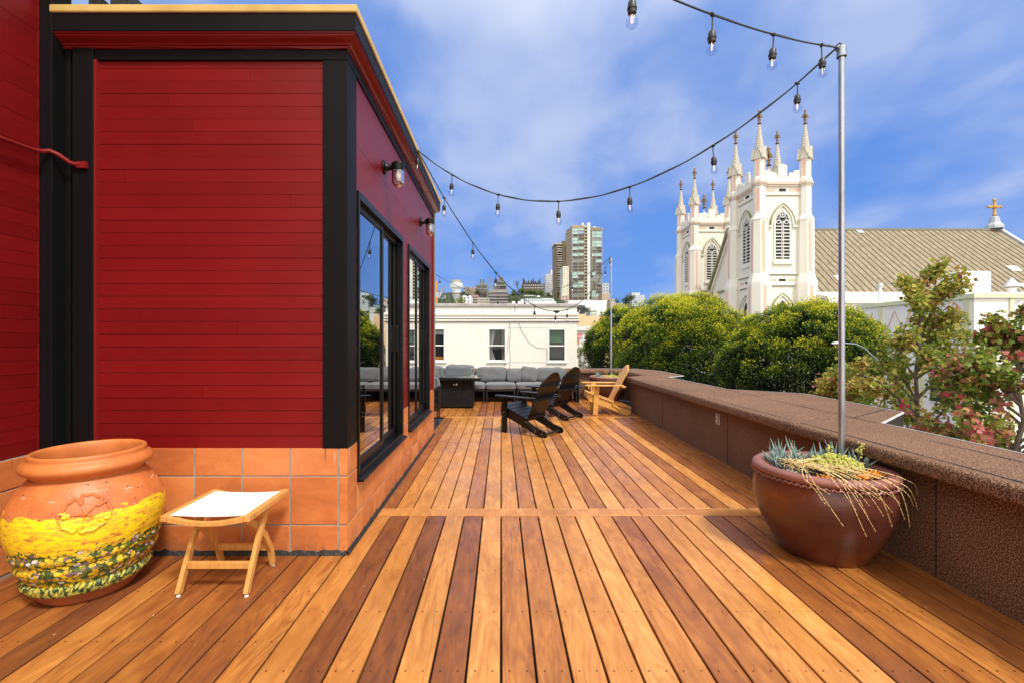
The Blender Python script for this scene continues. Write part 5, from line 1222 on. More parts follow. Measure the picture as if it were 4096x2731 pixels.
for (x_, z_, w2, h2) in ((27.6, -1.9, .9, 1.5), (30.0, -1.9, .9, 1.5), (32.4, -1.9, .9, 1.5), (27.6, -6.0, .9, 1.5), (30.0, -6.0, .9, 1.5)):
    m = MB(); m.box(x_-.08, x_+w2+.08, YH-.06, YH, z_-.08, z_+h2+.08); wo_ = m.build('window', T['wpaint'], HB)
    m = MB(); m.box(x_, x_+w2, YH-.075, YH-.062, z_, z_+h2); m.build('pane', T['darkroom'], wo_)
for (y_, z_) in ((26.5, -2.2), (29.3, -2.2), (26.5, -6), (29.3, -6)):
    m = MB(); m.box(XH-.06, XH, y_-.08, y_+1.08, z_-.08, z_+1.68); wo_ = m.build('window', T['wpaint'], HB)
    m = MB(); m.box(XH-.075, XH-.062, y_, y_+1, z_, z_+1.6); m.build('pane', T['darkroom'], wo_)
def scr(px_, Y): return wx(px_, Y)
root = thing('roof_screen', 'white boxed screen standing on the hall roof', 'screen', (scr(2245, 29), 29, ZH-.25)); m = MB(); m.box(scr(2205, 29), scr(2276, 29), 29, 30.5, ZH-.25, wz(622, 29))
for i in range(5): m.box(scr(2205, 29), scr(2276, 29), 28.985, 29, ZH+i*.27, ZH+i*.27+.02)
m.build('panel', T['wpaint'], root)
def roof_vent(px_, ptop, Y, r_, label):
    X_ = scr(px_, Y); zt_ = wz(ptop, Y); root = thing('vent_pipe', label, 'vent pipe', (X_, Y, ZH-.25), 'vents on the hall roof')
    m = MB(); m.lathe([(ZH-.3, r_*.62), (zt_-r_*2.0, r_*.62), (zt_-r_*1.9, r_*.75)], X_, Y, 14); m.build('pipe', T['wpaint'], root, smooth=True, ang=30)
    m = MB(); m.lathe([(zt_-r_*1.7, r_*1.15), (zt_-r_*1.6, r_*1.2), (zt_, .05)] if px_ > 2200 else [(zt_-r_*1.9, r_), (zt_, r_), (zt_, .01)], X_, Y, 14); m.build('cap', T['edge'], root, smooth=True, ang=30)
roof_vent(2327-3, 638, 30, .35, 'white roof vent with conical hat at the right edge'); roof_vent(2026-5, 650, 32.5, .18, 'slim white vent pipe with square cap left of the maple')
root = thing('roof_duct', 'round topped metal duct on the hall roof, beside the conical vent', 'duct', (scr(2330, 30), 30, ZH-.25)); m = MB(); m.ball((scr(2332, 30), 30, ZH+.05), .6, 14, 8, (1.4, 1, .6)); m.build('housing', T['edge'], root, smooth=True); m = MB(); m.tube([(scr(2290, 30), 30, ZH-.1), (scr(2292, 30), 29.6, ZH+.2), (scr(2300, 30), 29.4, ZH+.1)], .15, 8); m.build('pipe', T['edge'], root, smooth=True)

# ------------------------------------------------------------------ trees
def topiary(cx, cy, cz, a, b, c, ncl, nleaf, label, trunks, clr=.30, lsz=.075, cut=-.75, skew=0, tilt=0):  # skew: tone taken off every leaf of the crown
    root = thing('clipped_ficus_tree', label, 'tree', (cx, cy, G0), 'clipped round street trees')
    rng = RNG
    dirs = rng.normal(size=(ncl, 3)); dirs /= np.linalg.norm(dirs, axis=1)[:, None]; dirs = dirs[dirs[:, 2] > cut]
    # boxy rounded crown
    q = dirs.copy()
    rad = 1+.05*np.sin(dirs[:, 0]*7+dirs[:, 2]*5)+rng.normal(size=len(q))*.025
    cc = q*rad[:, None]*np.array([a, b, c]); cc[:, 2] += tilt*cc[:, 0]/a; nc = len(cc); per = nleaf//nc
    cs = clr*(.7+.7*rng.random(nc)); ctone = rng.normal(size=nc)*.09
    nd = cc/np.array([a*a, b*b, c*c]); nd /= np.linalg.norm(nd, axis=1)[:, None]
    d_ = rng.normal(size=(nc, per, 3)); d_ /= np.linalg.norm(d_, axis=2)[:, :, None]
    ou = (d_*nd[:, None, :]).sum(2)
    d_ = np.where(ou[:, :, None] < -.25, d_-2*ou[:, :, None]*nd[:, None, :], d_); ou = (d_*nd[:, None, :]).sum(2)
    rr = cs[:, None]*(.35+.65*rng.random((nc, per))**.5)
    Pp = cc[:, None, :]+d_*rr[:, :, None]
    up = d_[:, :, 2]
    # yellow new growth at tips; lit tops, shaded undersides and crevices put into tone
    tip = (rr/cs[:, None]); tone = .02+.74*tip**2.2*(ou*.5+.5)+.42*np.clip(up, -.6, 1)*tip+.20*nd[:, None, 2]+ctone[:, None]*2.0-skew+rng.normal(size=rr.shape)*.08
    nrm = d_*.6+np.array([0, 0, .7])
    Pp = Pp.reshape(-1, 3)+np.array([cx, cy, cz]); 
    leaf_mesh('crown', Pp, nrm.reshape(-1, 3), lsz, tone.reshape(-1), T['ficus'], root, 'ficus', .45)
    n2 = nleaf//7; di = rng.normal(size=(n2, 3)); di /= np.linalg.norm(di, axis=1)[:, None]; di = di[di[:, 2] > cut]
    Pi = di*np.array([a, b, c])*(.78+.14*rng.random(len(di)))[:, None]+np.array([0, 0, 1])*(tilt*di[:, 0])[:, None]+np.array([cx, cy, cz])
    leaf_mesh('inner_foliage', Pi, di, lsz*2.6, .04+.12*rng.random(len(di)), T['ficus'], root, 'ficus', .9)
    m = MB()
    for (dx, dy, r_) in trunks:
        base = Vector((cx+dx*.2, cy+dy*.2, G0)); m.tube([base, (cx+dx*.3, cy+dy*.3, cz-c*1.3), (cx+dx*.6, cy+dy*.6, cz-c*.8), (cx+dx, cy+dy, cz-c*.2)], [r_*1.3, r_, r_*.7, r_*.25], 7)
    m.build('trunk', T['bark'], root, smooth=True)
    return root
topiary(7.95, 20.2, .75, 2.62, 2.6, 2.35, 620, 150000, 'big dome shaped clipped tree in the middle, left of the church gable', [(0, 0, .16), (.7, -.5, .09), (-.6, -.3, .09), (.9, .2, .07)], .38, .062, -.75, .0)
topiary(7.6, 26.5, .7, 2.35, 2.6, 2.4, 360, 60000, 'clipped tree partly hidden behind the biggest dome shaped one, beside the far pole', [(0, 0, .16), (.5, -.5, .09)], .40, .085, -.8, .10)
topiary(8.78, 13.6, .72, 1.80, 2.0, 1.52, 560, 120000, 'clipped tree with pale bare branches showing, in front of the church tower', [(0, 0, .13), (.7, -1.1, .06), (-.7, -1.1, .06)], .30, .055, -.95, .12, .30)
# bare pale branches breaking through the shaded side of the nearest clipped tree
def twig(m, p, d, ln, r, depth, spread=.5, curve=.1):
    p = Vector(p); d = Vector(d).normalized(); pts = [p]; q = p.copy(); dd = d.copy()
    for i in range(4): dd = (dd+Vector([random.uniform(-curve, curve) for _ in range(3)])).normalized(); q = q+dd*ln/4; pts.append(q.copy())
    m.tube(pts, [r*(1-.45*i/4) for i in range(5)], 5 if r < .02 else 7, False); ends = [(q, dd, r*.55)]
    if depth > 0:
        for k in range(random.choice((2, 3))):
            t_ = random.uniform(.45, 1); pp = p.lerp(q, t_); nd = (dd+Vector([random.uniform(-spread, spread) for _ in range(3)])).normalized(); ends += twig(m, pp, nd, ln*.68, r*.58, depth-1, spread, curve)
    return ends
root = [o for o in bpy.data.objects if o.get('label', '').startswith('clipped tree with pale')][0]
for i in range(11):
    px_ = random.uniform(1760, 1990); Y = 11.95+abs(px_-1850)*.003; x_ = wx(px_, Y); z_ = random.uniform(-.2, .6)
    m = MB(); twig(m, (x_, Y, z_-.3), (random.uniform(-.25, .25), 0, 1), random.uniform(.5, .8), .010, 1, .5); m.build('bare_branch', flat('pale_bark', (.30, .26, .20)), root, smooth=True)

def maple(cx, cy, ztop, zbot, rad, nl, size, label, tones, lean=0, base_r=.055, seedv=1, extra=()):
    st = random.getstate(); random.seed(seedv)
    root = thing('maple_tree', label, 'tree', (cx, cy, G0), 'young maples along the kerb')
    m = MB(); zf = zbot-.5
    m.tube([(cx, cy, G0), (cx+.02, cy, -4), (cx, cy, zf)], [base_r*1.5, base_r*1.2, base_r], 10)
    ends = []; H_ = ztop-zf
    lead = [Vector((cx, cy, zf))]
    for i in range(7): lead.append(Vector((cx+lean*(i+1)/7+random.uniform(-.05, .05), cy+random.uniform(-.05, .05), zf+H_*.86*(i+1)/7)))
    m.tube(lead, [base_r*(1-.11*i) for i in range(8)], 8)
    for i in range(1, 8):
        for k in range(5 if i < 6 else 4):
            a = random.uniform(0, 2*math.pi); q = i/7; L_ = rad*(1.05-.45*abs(q-.35)-.45*q*q)*random.uniform(.75, 1.1); p = lead[i-1].lerp(lead[i], random.random())
            ends += twig(m, p, (math.cos(a)*.8, math.sin(a)*.8, .75), L_*.62, base_r*.42, 2, .55, .12)
    for (dx, dy, dz, ln) in extra: ends += twig(m, (cx, cy, dz), (dx, dy, .35), ln, base_r*.5, 3, .6, .15)
    m.build('trunk', T['bark'], root, smooth=True)
    ends = [e for e in ends if e[0].z > zbot-.6]
    E = np.array([tuple(e[0]) for e in ends]); Dr = np.array([tuple(e[1]) for e in ends]); n_ = nl//len(E)
    t_ = RNG.random((len(E), n_))
    Pp = E[:, None, :]-Dr[:, None, :]*t_[:, :, None]*.28+RNG.normal(size=(len(E), n_, 3))*.055
    nrm = RNG.normal(size=(len(E), n_, 3))*.9+np.array([0, 0, -.25])+Dr[:, None, :]*.4
    base = RNG.random(len(E))
    zz = (E[:, 2]-zbot)/(ztop-zbot)
    tn = tones(base, zz, E)[:, None]+RNG.normal(size=(len(E), n_))*.10
    leaf_mesh('crown', Pp.reshape(-1, 3), nrm.reshape(-1, 3), size, tn.reshape(-1), T['maple'], root, 'maple', .5)
    random.setstate(st); return root
maple(7.65, 8.35, 3.12, -1.0, 1.4, 10500, .068, 'slender young maple with green and bronze leaves, tallest along the parapet', lambda b, z, E: .24+.26*np.clip(z, 0, 1)+.16*b+.14*(b > .9), 0, .05, 5)
maple(7.15, 6.35, 2.25, -1.2, 1.35, 9500, .068, 'maple with crimson and purple leaves at the right edge', lambda b, z, E: .25+.25*b+np.where(b > .66, .38, 0), .1, .05, 9, ((.5, -.3, -.5, 1.0),))
maple(7.95, 10.3, 1.05, -1.1, 1.3, 6500, .075, 'low maple with yellow and orange tinged leaves under the street light arm', lambda b, z, E: .45+.18*b+.15*np.clip(z, 0, 1), 0, .045, 14)
maple(6.9, 10.9, -.1, -1.3, .5, 500, .09, 'small maple tip with yellowing leaves at the foot of the clipped trees', lambda b, z, E: .5+.15*b, 0, .03, 21)

# ------------------------------------------------------------------ street lights, pole, signs
root = thing('street_light', 'curved arm street light in front of the bare branched clipped tree', 'street light', (9.75, 12.0-1.4, G0))
Yl = 10.9
m = MB(); p = [(wx(2035, Yl), Yl, G0), (wx(2035, Yl), Yl, .4), (wx(2022, Yl), Yl, wz(832, Yl)), (wx(2003, Yl), Yl, wz(815, Yl)), (wx(1985, Yl), Yl, wz(798, Yl)), (wx(1965, Yl), Yl, wz(789, Yl)), (wx(1940, Yl), Yl, wz(787, Yl))]; m.tube(p, [.06, .05, .022, .02, .018, .016, .015], 8); m.build('pole', T['galv'], root, smooth=True)
m = MB(); m.ball((wx(1925, Yl), Yl, wz(787.5, Yl)), .16, 10, 6, (1, .5, .25)); m.build('lamp_head', T['wpaint'], root, smooth=True)
Y = 30.0
root = thing('street_light', 'street light on a leaning brown arm beside the cream building', 'street light', (wx(1339, Y), Y, G0))
m = MB(); m.tube([(wx(1339, Y), Y, G0), (wx(1339, Y), Y, wz(806, Y))], .09, 10); m.build('pole', flat('white_pole_paint', (.62, .64, .68)), root, smooth=True)
m = MB(); m.tube([(wx(1339, Y), Y-.1, wz(822, Y)), (wx(1350, Y), Y-.1, wz(782, Y))], [.07, .045], 8); m.build('arm', flat('brown_wood_arm', (.28, .15, .07)), root, smooth=True)
m = MB(); m.ball((wx(1356, Y), Y-.1, wz(779.5, Y)), .26, 10, 6, (1, .5, .3)); m.ball((wx(1356, Y), Y, wz(809, Y)), .22, 10, 6, (1, .5, .2)); m.tube([(wx(1339, Y), Y, wz(812, Y)), (wx(1348, Y), Y, wz(809, Y)), (wx(1356, Y), Y, wz(809, Y))], .03, 6); m.build('lamp_head', T['wpaint'], root, smooth=True)
m = MB(); m.box(wx(1333, Y), wx(1344, Y), Y-.25, Y-.15, wz(829, Y), wz(816, Y)); m.build('signal_box', T['wpaint'], root, bev=.02)
m = MB(); m.tube([(wx(1330.5, 29), 29, G0), (wx(1329.5, 29), 29, wz(775, 29))], .035, 6); tag(m.build('thin_pole', flat('tan_pole', (.50, .40, .26)), None), 'thin tan pole close to the corner of the cream building', 'pole')
def textobj(body, name, size, loc, mat, parent, rot=(90, 0, 0), shear=0, ext=.01):
    cu = bpy.data.curves.new(name, 'FONT'); cu.body = body; cu.size = size; cu.extrude = ext; cu.align_x = 'CENTER'; cu.align_y = 'CENTER'; cu.shear = shear
    o = bpy.data.objects.new(name, cu); COL.objects.link(o); o.data.materials.append(mat); o.rotation_euler = tuple(R(a) for a in rot)
    off = Vector((0, 0, 0)); q = parent
    while q is not None: off += q.location; q = q.parent
    o.location = Vector(loc)-off; o.parent = parent; bpy.context.view_layer.update()
    me = bpy.data.meshes.new_from_object(o.evaluated_get(bpy.context.evaluated_depsgraph_get())); o2 = bpy.data.objects.new(name, me); COL.objects.link(o2); o2.parent = parent; o2.location = o.location; o2.rotation_euler = o.rotation_euler
    bpy.data.objects.remove(o); bpy.data.curves.remove(cu); return o2
Y = 46.0; root = thing('shop_sign', 'red and white restaurant sign down the street beside the cream building', 'sign', (wx(1328, Y), Y, wz(783, Y)))
redp = flat('sign_red', (.60, .02, .02)); whp = flat('sign_white', (.85, .85, .85))
m = MB(); m.box(wx(1318, Y), wx(1337.3, Y), Y, Y+.3, wz(776, Y), wz(766, Y)); m.box(wx(1318, Y), wx(1328, Y), Y, Y+.3, wz(790, Y), wz(776.3, Y)); m.build('board', redp, root)
textobj('Little', 'lettering', .36, (wx(1330, Y), Y-.02, wz(771, Y)), whp, root, shear=.35)
textobj('CITY', 'lettering', .12, (wx(1332, Y), Y-.02, wz(775, Y)), whp, root)
textobj('R\nE', 'lettering', .26, (wx(1325, Y), Y-.02, wz(783, Y)), whp, root)
m = MB(); m.box(wx(1331, Y), wx(1346, Y), Y+.5, Y+.7, wz(783.5, Y), wz(776.5, Y)); m.build('panel', whp, root)
m = MB(); m.box(wx(1338, Y), wx(1341, Y), Y+.46, Y+.5, wz(780, Y), wz(777, Y)); m.build('emblem', flat('sign_blue', (.1, .45, .7)), root)

# ------------------------------------------------------------------ far town and hill
def rect(Y, x0, x1, yt, yb=None): return wx(x0, Y), wx(x1, Y), (wz(yb, Y) if yb is not None else G0), wz(yt, Y)
def far_building(name, label, Y, x0, x1, yt, col, rows=0, cols=0, depth=None, wc=(.03, .035, .04), margin=.12, top=None, fill=.5, zb=None, fillv=.5, bands=None, rnd=False, z_lo=None, cat='building', frame=None, group=None):
    a, c, _, z1 = rect(Y, x0, x1, yt); zb = G0 if zb is None else zb; W_ = c-a; depth = depth or max(6, W_*.7)
    root = thing(name, label, cat, ((a+c)/2, Y, zb), group)
    m = MB(); m.box(a, c, Y, Y+depth, zb, z1); 
    if frame: m.box(a-.2, c+.2, Y-.25, Y, z1-.5, z1+.15)
    m.build('wall', flat(col[0], col[1]), root)
    if rows:
        z_lo = z_lo if z_lo is not None else z1-(z1-max(zb, wz(HY, Y)))*1.0
        zz0 = z_lo; uh = (z1-zz0)/rows; uw = W_*(1-2*margin*.3)/cols
        for r__ in range(rows):
            for k in range(cols):
                if rnd and random.random() < .12: continue
                xa = a+W_*margin*.3+uw*(k+.5-fill/2); za = zz0+uh*(r__+.5-fillv/2)-.06*uh
                w_ = MB(); w_.box(xa, xa+uw*fill, Y-.18, Y-.02, za, za+uh*fillv); w_.build('window', flat('far_pane_%d' % int(wc[0]*100), wc, .3), root)
    if bands:
        m = MB()
        for i in range(bands): zz = z_lo+(z1-z_lo)*i/bands; m.box(a-.4, c+.4, Y-1.0, Y-.2, zz, zz+(z1-z_lo)/bands*.22)
        m.build('balcony_bands', flat(col[0]+'_band', tuple(min(.85, x*1.5) for x in col[1])), root)
    return root, (a, c, zb, z1)
# main apartment tower
Yt = 420.0
def tx(cx): return wx(1234.6+.1465*cx, Yt)
def tz(cy): return wz(488.1+.1465*cy, Yt)
APT = thing('apartment_tower', 'tallest apartment tower on the hill, tan frame with teal and dark glass bands', 'tower block', (tx(750), Yt, 0))
tan = flat('tan_concrete', (.43, .37, .29)); pale = flat('pale_concrete', (.58, .62, .62)); pal2 = flat('cream_concrete', (.62, .57, .46))
m = MB(); m.box(tx(540), tx(775), Yt, Yt+26, 0, tz(225)); m.prism([(tx(490), 14), (tx(540), 0), (tx(540), 24), (tx(490), 24)], lambda p, d_: (p[0], Yt+p[1], d_), 0, tz(235)); m.box(tx(822), tx(1012), Yt+1, Yt+24, 0, tz(255)); m.box(tx(560), tx(735), Yt+3, Yt+20, tz(225), tz(195)); m.box(tx(825), tx(985), Yt+4, Yt+18, tz(255), tz(222)); m.build('wall', tan, APT)
m = MB(); m.box(tx(777), tx(822), Yt-1.5, Yt+8, 0, tz(160)); m.box(tx(690), tx(777), Yt+5, Yt+12, tz(195), tz(178)); m.box(tx(712), tx(738), Yt+5, Yt+9, tz(178), tz(135)); m.box(tx(495), tx(517), Yt+15, Yt+20, tz(240), tz(208)); m.box(tx(895), tx(930), Yt+5, Yt+10, tz(222), tz(195)); m.build('service_core', pale, APT)
m = MB(); m.box(tx(534), tx(742), Yt-.8, Yt+22, tz(232), tz(224)); m.box(tx(545), tx(735), Yt+1, Yt+20, tz(199), tz(193)); m.box(tx(820), tx(1020), Yt-.8, Yt+22, tz(266), tz(256)); m.box(tx(825), tx(990), Yt+2, Yt+18, tz(224), tz(219)); m.build('roof_slab', flat('light_tan', (.62, .48, .32)), APT)
glz = [flat('teal_glass', (.34, .56, .58), .4), flat('dark_glass', (.02, .028, .045), .5), flat('blue_glass', (.22, .42, .66), .4), flat('grey_glass', (.16, .20, .22), .25)]
mul = flat('tan_concrete', (.52, .38, .24))
fl_h = (tz(240)-tz(1370))/23
colsx = [(546, 628, 0), (640, 724, 1), (856, 908, 0), (917, 1004, 0)]
rs = random.Random(4)
for fl_ in range(23):
    z0 = tz(1370)+fl_*fl_h
    for ci, (a, c, kind) in enumerate(colsx):
        if ci == 0: gk = rs.choice([0, 1, 1, 3, 0, 2]); 
        if ci == 2: gk = rs.choice([0, 1, 1, 3, 0, 1])
        gi = gk if rs.random() < .8 else rs.choice([0, 1, 3])
        w_ = MB(); w_.box(tx(a), tx(c), Yt-.5, Yt-.1, z0+fl_h*(.07 if ci != 1 else .25), z0+fl_h*.97); w_.build('window', glz[gi], APT)
m = MB()
for fl_ in range(24):
    z0 = tz(1370)+fl_*fl_h; m.box(tx(542), tx(732), Yt-.8, Yt-.02, z0-.1, z0+fl_h*.05); m.box(tx(850), tx(1012), Yt-.8, Yt-.02+1, z0-.1, z0+fl_h*.04)
    for (a, c) in ((736, 772),): m.box(tx(a), tx(c), Yt-1.2, Yt, z0, z0+fl_h*.35)
    m.box(tx(1006), tx(1022), Yt+1, Yt+4, z0, z0+fl_h*.3); 
    m.prism([(tx(488), 13), (tx(538), -1.2), (tx(540), 0), (tx(490), 14)], lambda p, d_: (p[0], Yt+p[1], d_), z0, z0+fl_h*.42)
for a in (540, 630, 726, 848, 910, 1004): m.box(tx(a), tx(a+7), Yt-.9, Yt-.02, 0, tz(228 if a < 800 else 258))
for a, c, _ in colsx:
    for k in range(1, 4): xx = tx(a)+(tx(c)-tx(a))*k/4; m.box(xx-.07, xx+.07, Yt-.62, Yt-.5, tz(1370), tz(242 if a < 800 else 270))
m.build('floor_bands', tan, APT)
m = MB(); m.box(tx(740), tx(770), Yt-.3, Yt-.02, tz(1370), tz(228)); m.build('balcony_recess', flat('dark_tan_recess', (.10, .07, .05)), APT)
# tan tower left, slim white, pale neighbours
TT = thing('apartment_tower', 'tan apartment tower with ringed balconies left of the tallest tower', 'tower block', (tx(370), 440, 0))
k440 = 440/420
def bx4(m, a, c, y0, y1, zt_, zb=0): m.box(tx(a)*k440, tx(c)*k440, 440+y0, 440+y1, zb, EYE+(tz(zt_)-EYE)*k440)
m = MB(); bx4(m, 270, 392, 1.5, 20, 490); m.build('wall', flat('brown_tan', (.20, .155, .11)), TT)
m = MB(); bx4(m, 395, 488, 0, 18, 442); bx4(m, 380, 400, 0, 5, 440); m.build('slab_wall', flat('light_brown', (.30, .22, .13)), TT)
m = MB(); m.prism([(tx(262)*k440, 8), (tx(300)*k440, -1), (tx(300)*k440, 3), (tx(270)*k440, 10)], lambda p, d_: (p[0], 440+p[1], d_), 0, EYE+(tz(545)-EYE)*k440); m.build('side_wall', flat('light_brown', (.30, .22, .13)), TT)
m = MB()
for i in range(20):
    z0 = EYE+(tz(1240)-EYE)*k440+i*((tz(540)-tz(1240))*k440)/19; m.prism([(tx(262)*k440, 8), (tx(302)*k440, -1.2), (tx(392)*k440, -1.2), (tx(392)*k440, 1), (tx(302)*k440, 1), (tx(264)*k440, 10)], lambda p, d_: (p[0], 440+p[1], d_), z0, z0+.9)
bx4(m, 258, 398, -1.3, 20, 482, EYE+(tz(500)-EYE)*k440); m.build('balcony_bands', flat('grey_tan_band', (.45, .39, .31)), TT)
m = MB(); bx4(m, 432, 456, -.2, 0, 530, EYE+(tz(740)-EYE)*k440); m.build('tall_slot', flat('dark_tan_recess', (.10, .07, .05)), TT)
for i in range(12):
    z0 = EYE+(tz(1220)-EYE)*k440+i*(tz(540)-tz(1220))*k440/12; w_ = MB(); w_.box(tx(325)*k440, tx(388)*k440, 440-.2, 440+1.4, z0, z0+2.1); w_.build('window', glz[rs.choice([0, 1, 1, 3, 2])], TT)
far_building('slim_building', 'slim cream building wedged between the two apartment towers', 400, 1293, 1306.5, 611, ('cream_far', (.62, .60, .50)), 14, 2, 20, fill=.18, fillv=.35, zb=0, z_lo=wz(680, 400))
far_building('slim_building', 'lower cream annex left of the slim cream building', 396, 1290.5, 1297, 655, ('cream_far', (.62, .60, .50)), 4, 1, 14, fill=.3, fillv=.3, zb=0, z_lo=wz(682, 396))
far_building('white_tower_block', 'white stepped block with dotted windows left of the tan tower', 480, 1254.5, 1275, 629, ('far_white', (.66, .68, .70)), 9, 6, 20, fill=.35, fillv=.45, zb=0, wc=(.12, .13, .15), z_lo=wz(668, 480))
far_building('white_tower_block', 'narrow white block rising behind the dotted white one', 486, 1266, 1276, 619, ('far_white', (.66, .68, .70)), 0, 0, 12, zb=0)
far_building('grey_block', 'pale grey block right behind the tallest tower', 520, 1384, 1398.5, 650, ('far_grey', (.48, .54, .56)), 6, 2, 20, fill=.4, fillv=.4, zb=0, wc=(.15, .17, .18), z_lo=wz(690, 520))
far_building('tan_apartments', 'tan stepped apartments at the right foot of the tallest tower', 330, 1383, 1401, 673, ('far_peach_tan', (.50, .36, .24)), 6, 3, 14, fill=.5, fillv=.45, zb=0, wc=(.30, .36, .38), z_lo=wz(712, 330))
far_building('tan_apartments', 'tan apartments wing one step lower, behind the far pole', 326, 1401, 1414, 686, ('far_tan2', (.55, .46, .36)), 4, 2, 14, fill=.45, fillv=.4, zb=0, wc=(.25, .28, .28), z_lo=wz(715, 326))
far_building('hotel_block', 'pale blue white hotel block farthest right on the skyline', 560, 1452, 1481, 677, ('far_bluewhite', (.50, .55, .62)), 8, 6, 24, fill=.35, fillv=.4, zb=0, wc=(.28, .31, .36), z_lo=wz(708, 560))
far_building('hotel_block', 'narrower stepped top of the pale hotel block', 562, 1451, 1470, 671.5, ('far_bluewhite', (.50, .55, .62)), 0, 0, 16, zb=0)
far_building('terrace_house', 'low white terrace below the lone dark tree', 250, 1415, 1445, 706, ('far_offwhite', (.62, .62, .62)), 2, 6, 12, fill=.4, fillv=.4, zb=-5, wc=(.12, .13, .14), z_lo=wz(720, 250))
far_building('dark_house', 'dark house with blue glass right of the far pole', 270, 1420, 1437, 698, ('far_dark', (.05, .05, .055)), 1, 3, 12, fill=.7, fillv=.6, zb=-5, wc=(.22, .40, .50), z_lo=wz(706, 270))
far_building('pink_building', 'small pink building at the left foot of the tallest tower', 380, 1289, 1306, 678, ('far_pink', (.58, .42, .34)), 3, 2, 12, fill=.5, fillv=.35, zb=0, wc=(.12, .08, .07), z_lo=wz(696, 380))
# dark gabled terrace
r_, (a, c, zb_, z1) = far_building('brown_terrace', 'dark brown gabled terrace on the hill crest with white sash windows', 350, 1200, 1251, 651, ('dark_brown_shingle', (.055, .038, .032)), 4, 11, 14, fill=.42, fillv=.5, zb=0, wc=(.50, .52, .55), z_lo=wz(676, 350))
m = MB(); W_ = (c-a)
for k, (q0, q1, hh) in enumerate(((0, .18, 3.4), (.18, .36, 3.0), (.36, .50, 3.6), (.50, .66, 2.6), (.66, .83, 3.2))):
    xa, xb = a+W_*q0, a+W_*q1; m.prism([(xa, z1), (xb, z1), ((xa+xb)/2, z1+hh)], lambda p, d_: (p[0], d_, p[1]), 349.6, 362)
m.box(a+.3, a+1.2, 352, 353, z1, z1+4.6); m.box(a+W_*.49, a+W_*.52, 352, 353, z1, z1+5); m.box(a+W_*.8, a+W_*.83, 352, 353, z1, z1+4.2); m.prism([(a-1.5, z1-10), (a, z1-1), (a+1, z1), (a+1, z1-10)], lambda p, d_: (p[0], d_, p[1]), 350.5, 360); m.build('roof', flat('dark_slate', (.05, .048, .05)), r_)
WTR, _q = far_building('white_terraces', 'long white terraced house below the dark gabled one', 330, 1204, 1240, 678, ('far_white2', (.74, .75, .76)), 0, 0, 10, zb=0)
far_building('white_terraces', 'lower white terraces stepping down right of the long one', 326, 1236, 1272, 684.5, ('far_white2', (.74, .75, .76)), 1, 8, 8, fill=.3, fillv=.4, zb=0, wc=(.2, .2, .2), z_lo=wz(690, 326))
m = MB(); 
for k in range(6): xx = wx(1213+k*3.6, 330); m.box(xx, xx+.35, 329.7, 330, wz(686, 330), wz(679.5, 330))
m.build('pillars', flat('far_dark', (.05, .05, .055)), WTR)
# left cluster, from the zoomed crop
def q4(cx): return (1650+cx*.2126)/1.7415
def q4y(cy): return (1050+cy*.2126)/1.7415
far_building('grey_apartments', 'grey apartment block with white windows behind the aerial', 210, q4(1440), q4(1795), q4y(500), ('far_greybrown', (.22, .20, .20)), 4, 8, 14, fill=.55, fillv=.42, zb=0, wc=(.30, .34, .38), z_lo=q4y(500) and wz(q4y(750), 210), bands=4)
r_, (a, c, zb_, z1) = far_building('stepped_apartments', 'stepped brown apartments with planted terraces above the grey block', 260, q4(1530), q4(1765), q4y(440), ('far_brown', (.16, .12, .10)), 1, 7, 12, fill=.5, fillv=.4, zb=0, wc=(.20, .28, .28), z_lo=wz(q4y(500), 260))
m = MB(); W_ = c-a; m.box(a+W_*.2, c-W_*.1, 262, 270, z1, z1+2.6); m.box(a+W_*.38, c-W_*.25, 263, 269, z1+2.6, z1+5.6); m.build('upper_terrace', flat('far_brown', (.16, .12, .10)), r_)
m = MB(); m.box(a-.5, c+.5, 258.6, 259.6, z1-.2, z1+.8); m.box(a+W_*.18, c-W_*.08, 261, 261.8, z1+2.2, z1+2.8); m.build('green_glass_rail', flat('green_rail', (.14, .22, .19)), r_)
r_, (a, c, zb_, z1) = far_building('pagoda_roof_house', 'dark house with flared hip roof and two chimneys', 300, q4(1218), q4(1395), q4y(432), ('dark_house_wall', (.06, .048, .045)), 2, 4, 12, fill=.4, fillv=.5, zb=0, wc=(.36, .42, .46), z_lo=wz(q4y(500), 300))
m = MB(); m.add([(a-.8, 299, z1), (c+.8, 299, z1), (c+.8, 313, z1), (a-.8, 313, z1), (a+3, 304, z1+3), (c-3, 304, z1+3), (c-3, 308, z1+3), (a+3, 308, z1+3)], [(0, 1, 5, 4), (1, 2, 6, 5), (2, 3, 7, 6), (3, 0, 4, 7), (4, 5, 6, 7)]); m.box(a+3.6, a+4.4, 305, 306, z1, z1+5); m.box(c-4.6, c-3.8, 305, 306, z1, z1+5); m.build('roof', flat('slate_green', (.09, .11, .10)), r_)
far_building('red_brown_flats', 'red brown flats with white sashes right of the small white house', 150, q4(1105), q4(1240), q4y(600), ('redbrown', (.20, .12, .10)), 3, 4, 10, fill=.5, fillv=.5, zb=G0, wc=(.42, .45, .47), z_lo=wz(q4y(745), 150))
far_building('red_brown_flats', 'tan flats with low windows in front of the grey block', 145, q4(1215), q4(1440), q4y(655), ('far_taupe', (.36, .31, .27)), 2, 8, 10, fill=.5, fillv=.45, zb=G0, wc=(.45, .47, .48), z_lo=wz(q4y(745), 145))
far_building('white_house', 'small bright white house with four dark windows beside the roof bush', 120, q4(945), q4(1100), q4y(618), ('far_white2', (.74, .75, .76)), 2, 2, 8, fill=.3, fillv=.35, zb=G0, wc=(.05, .06, .08), z_lo=wz(q4y(750), 120))
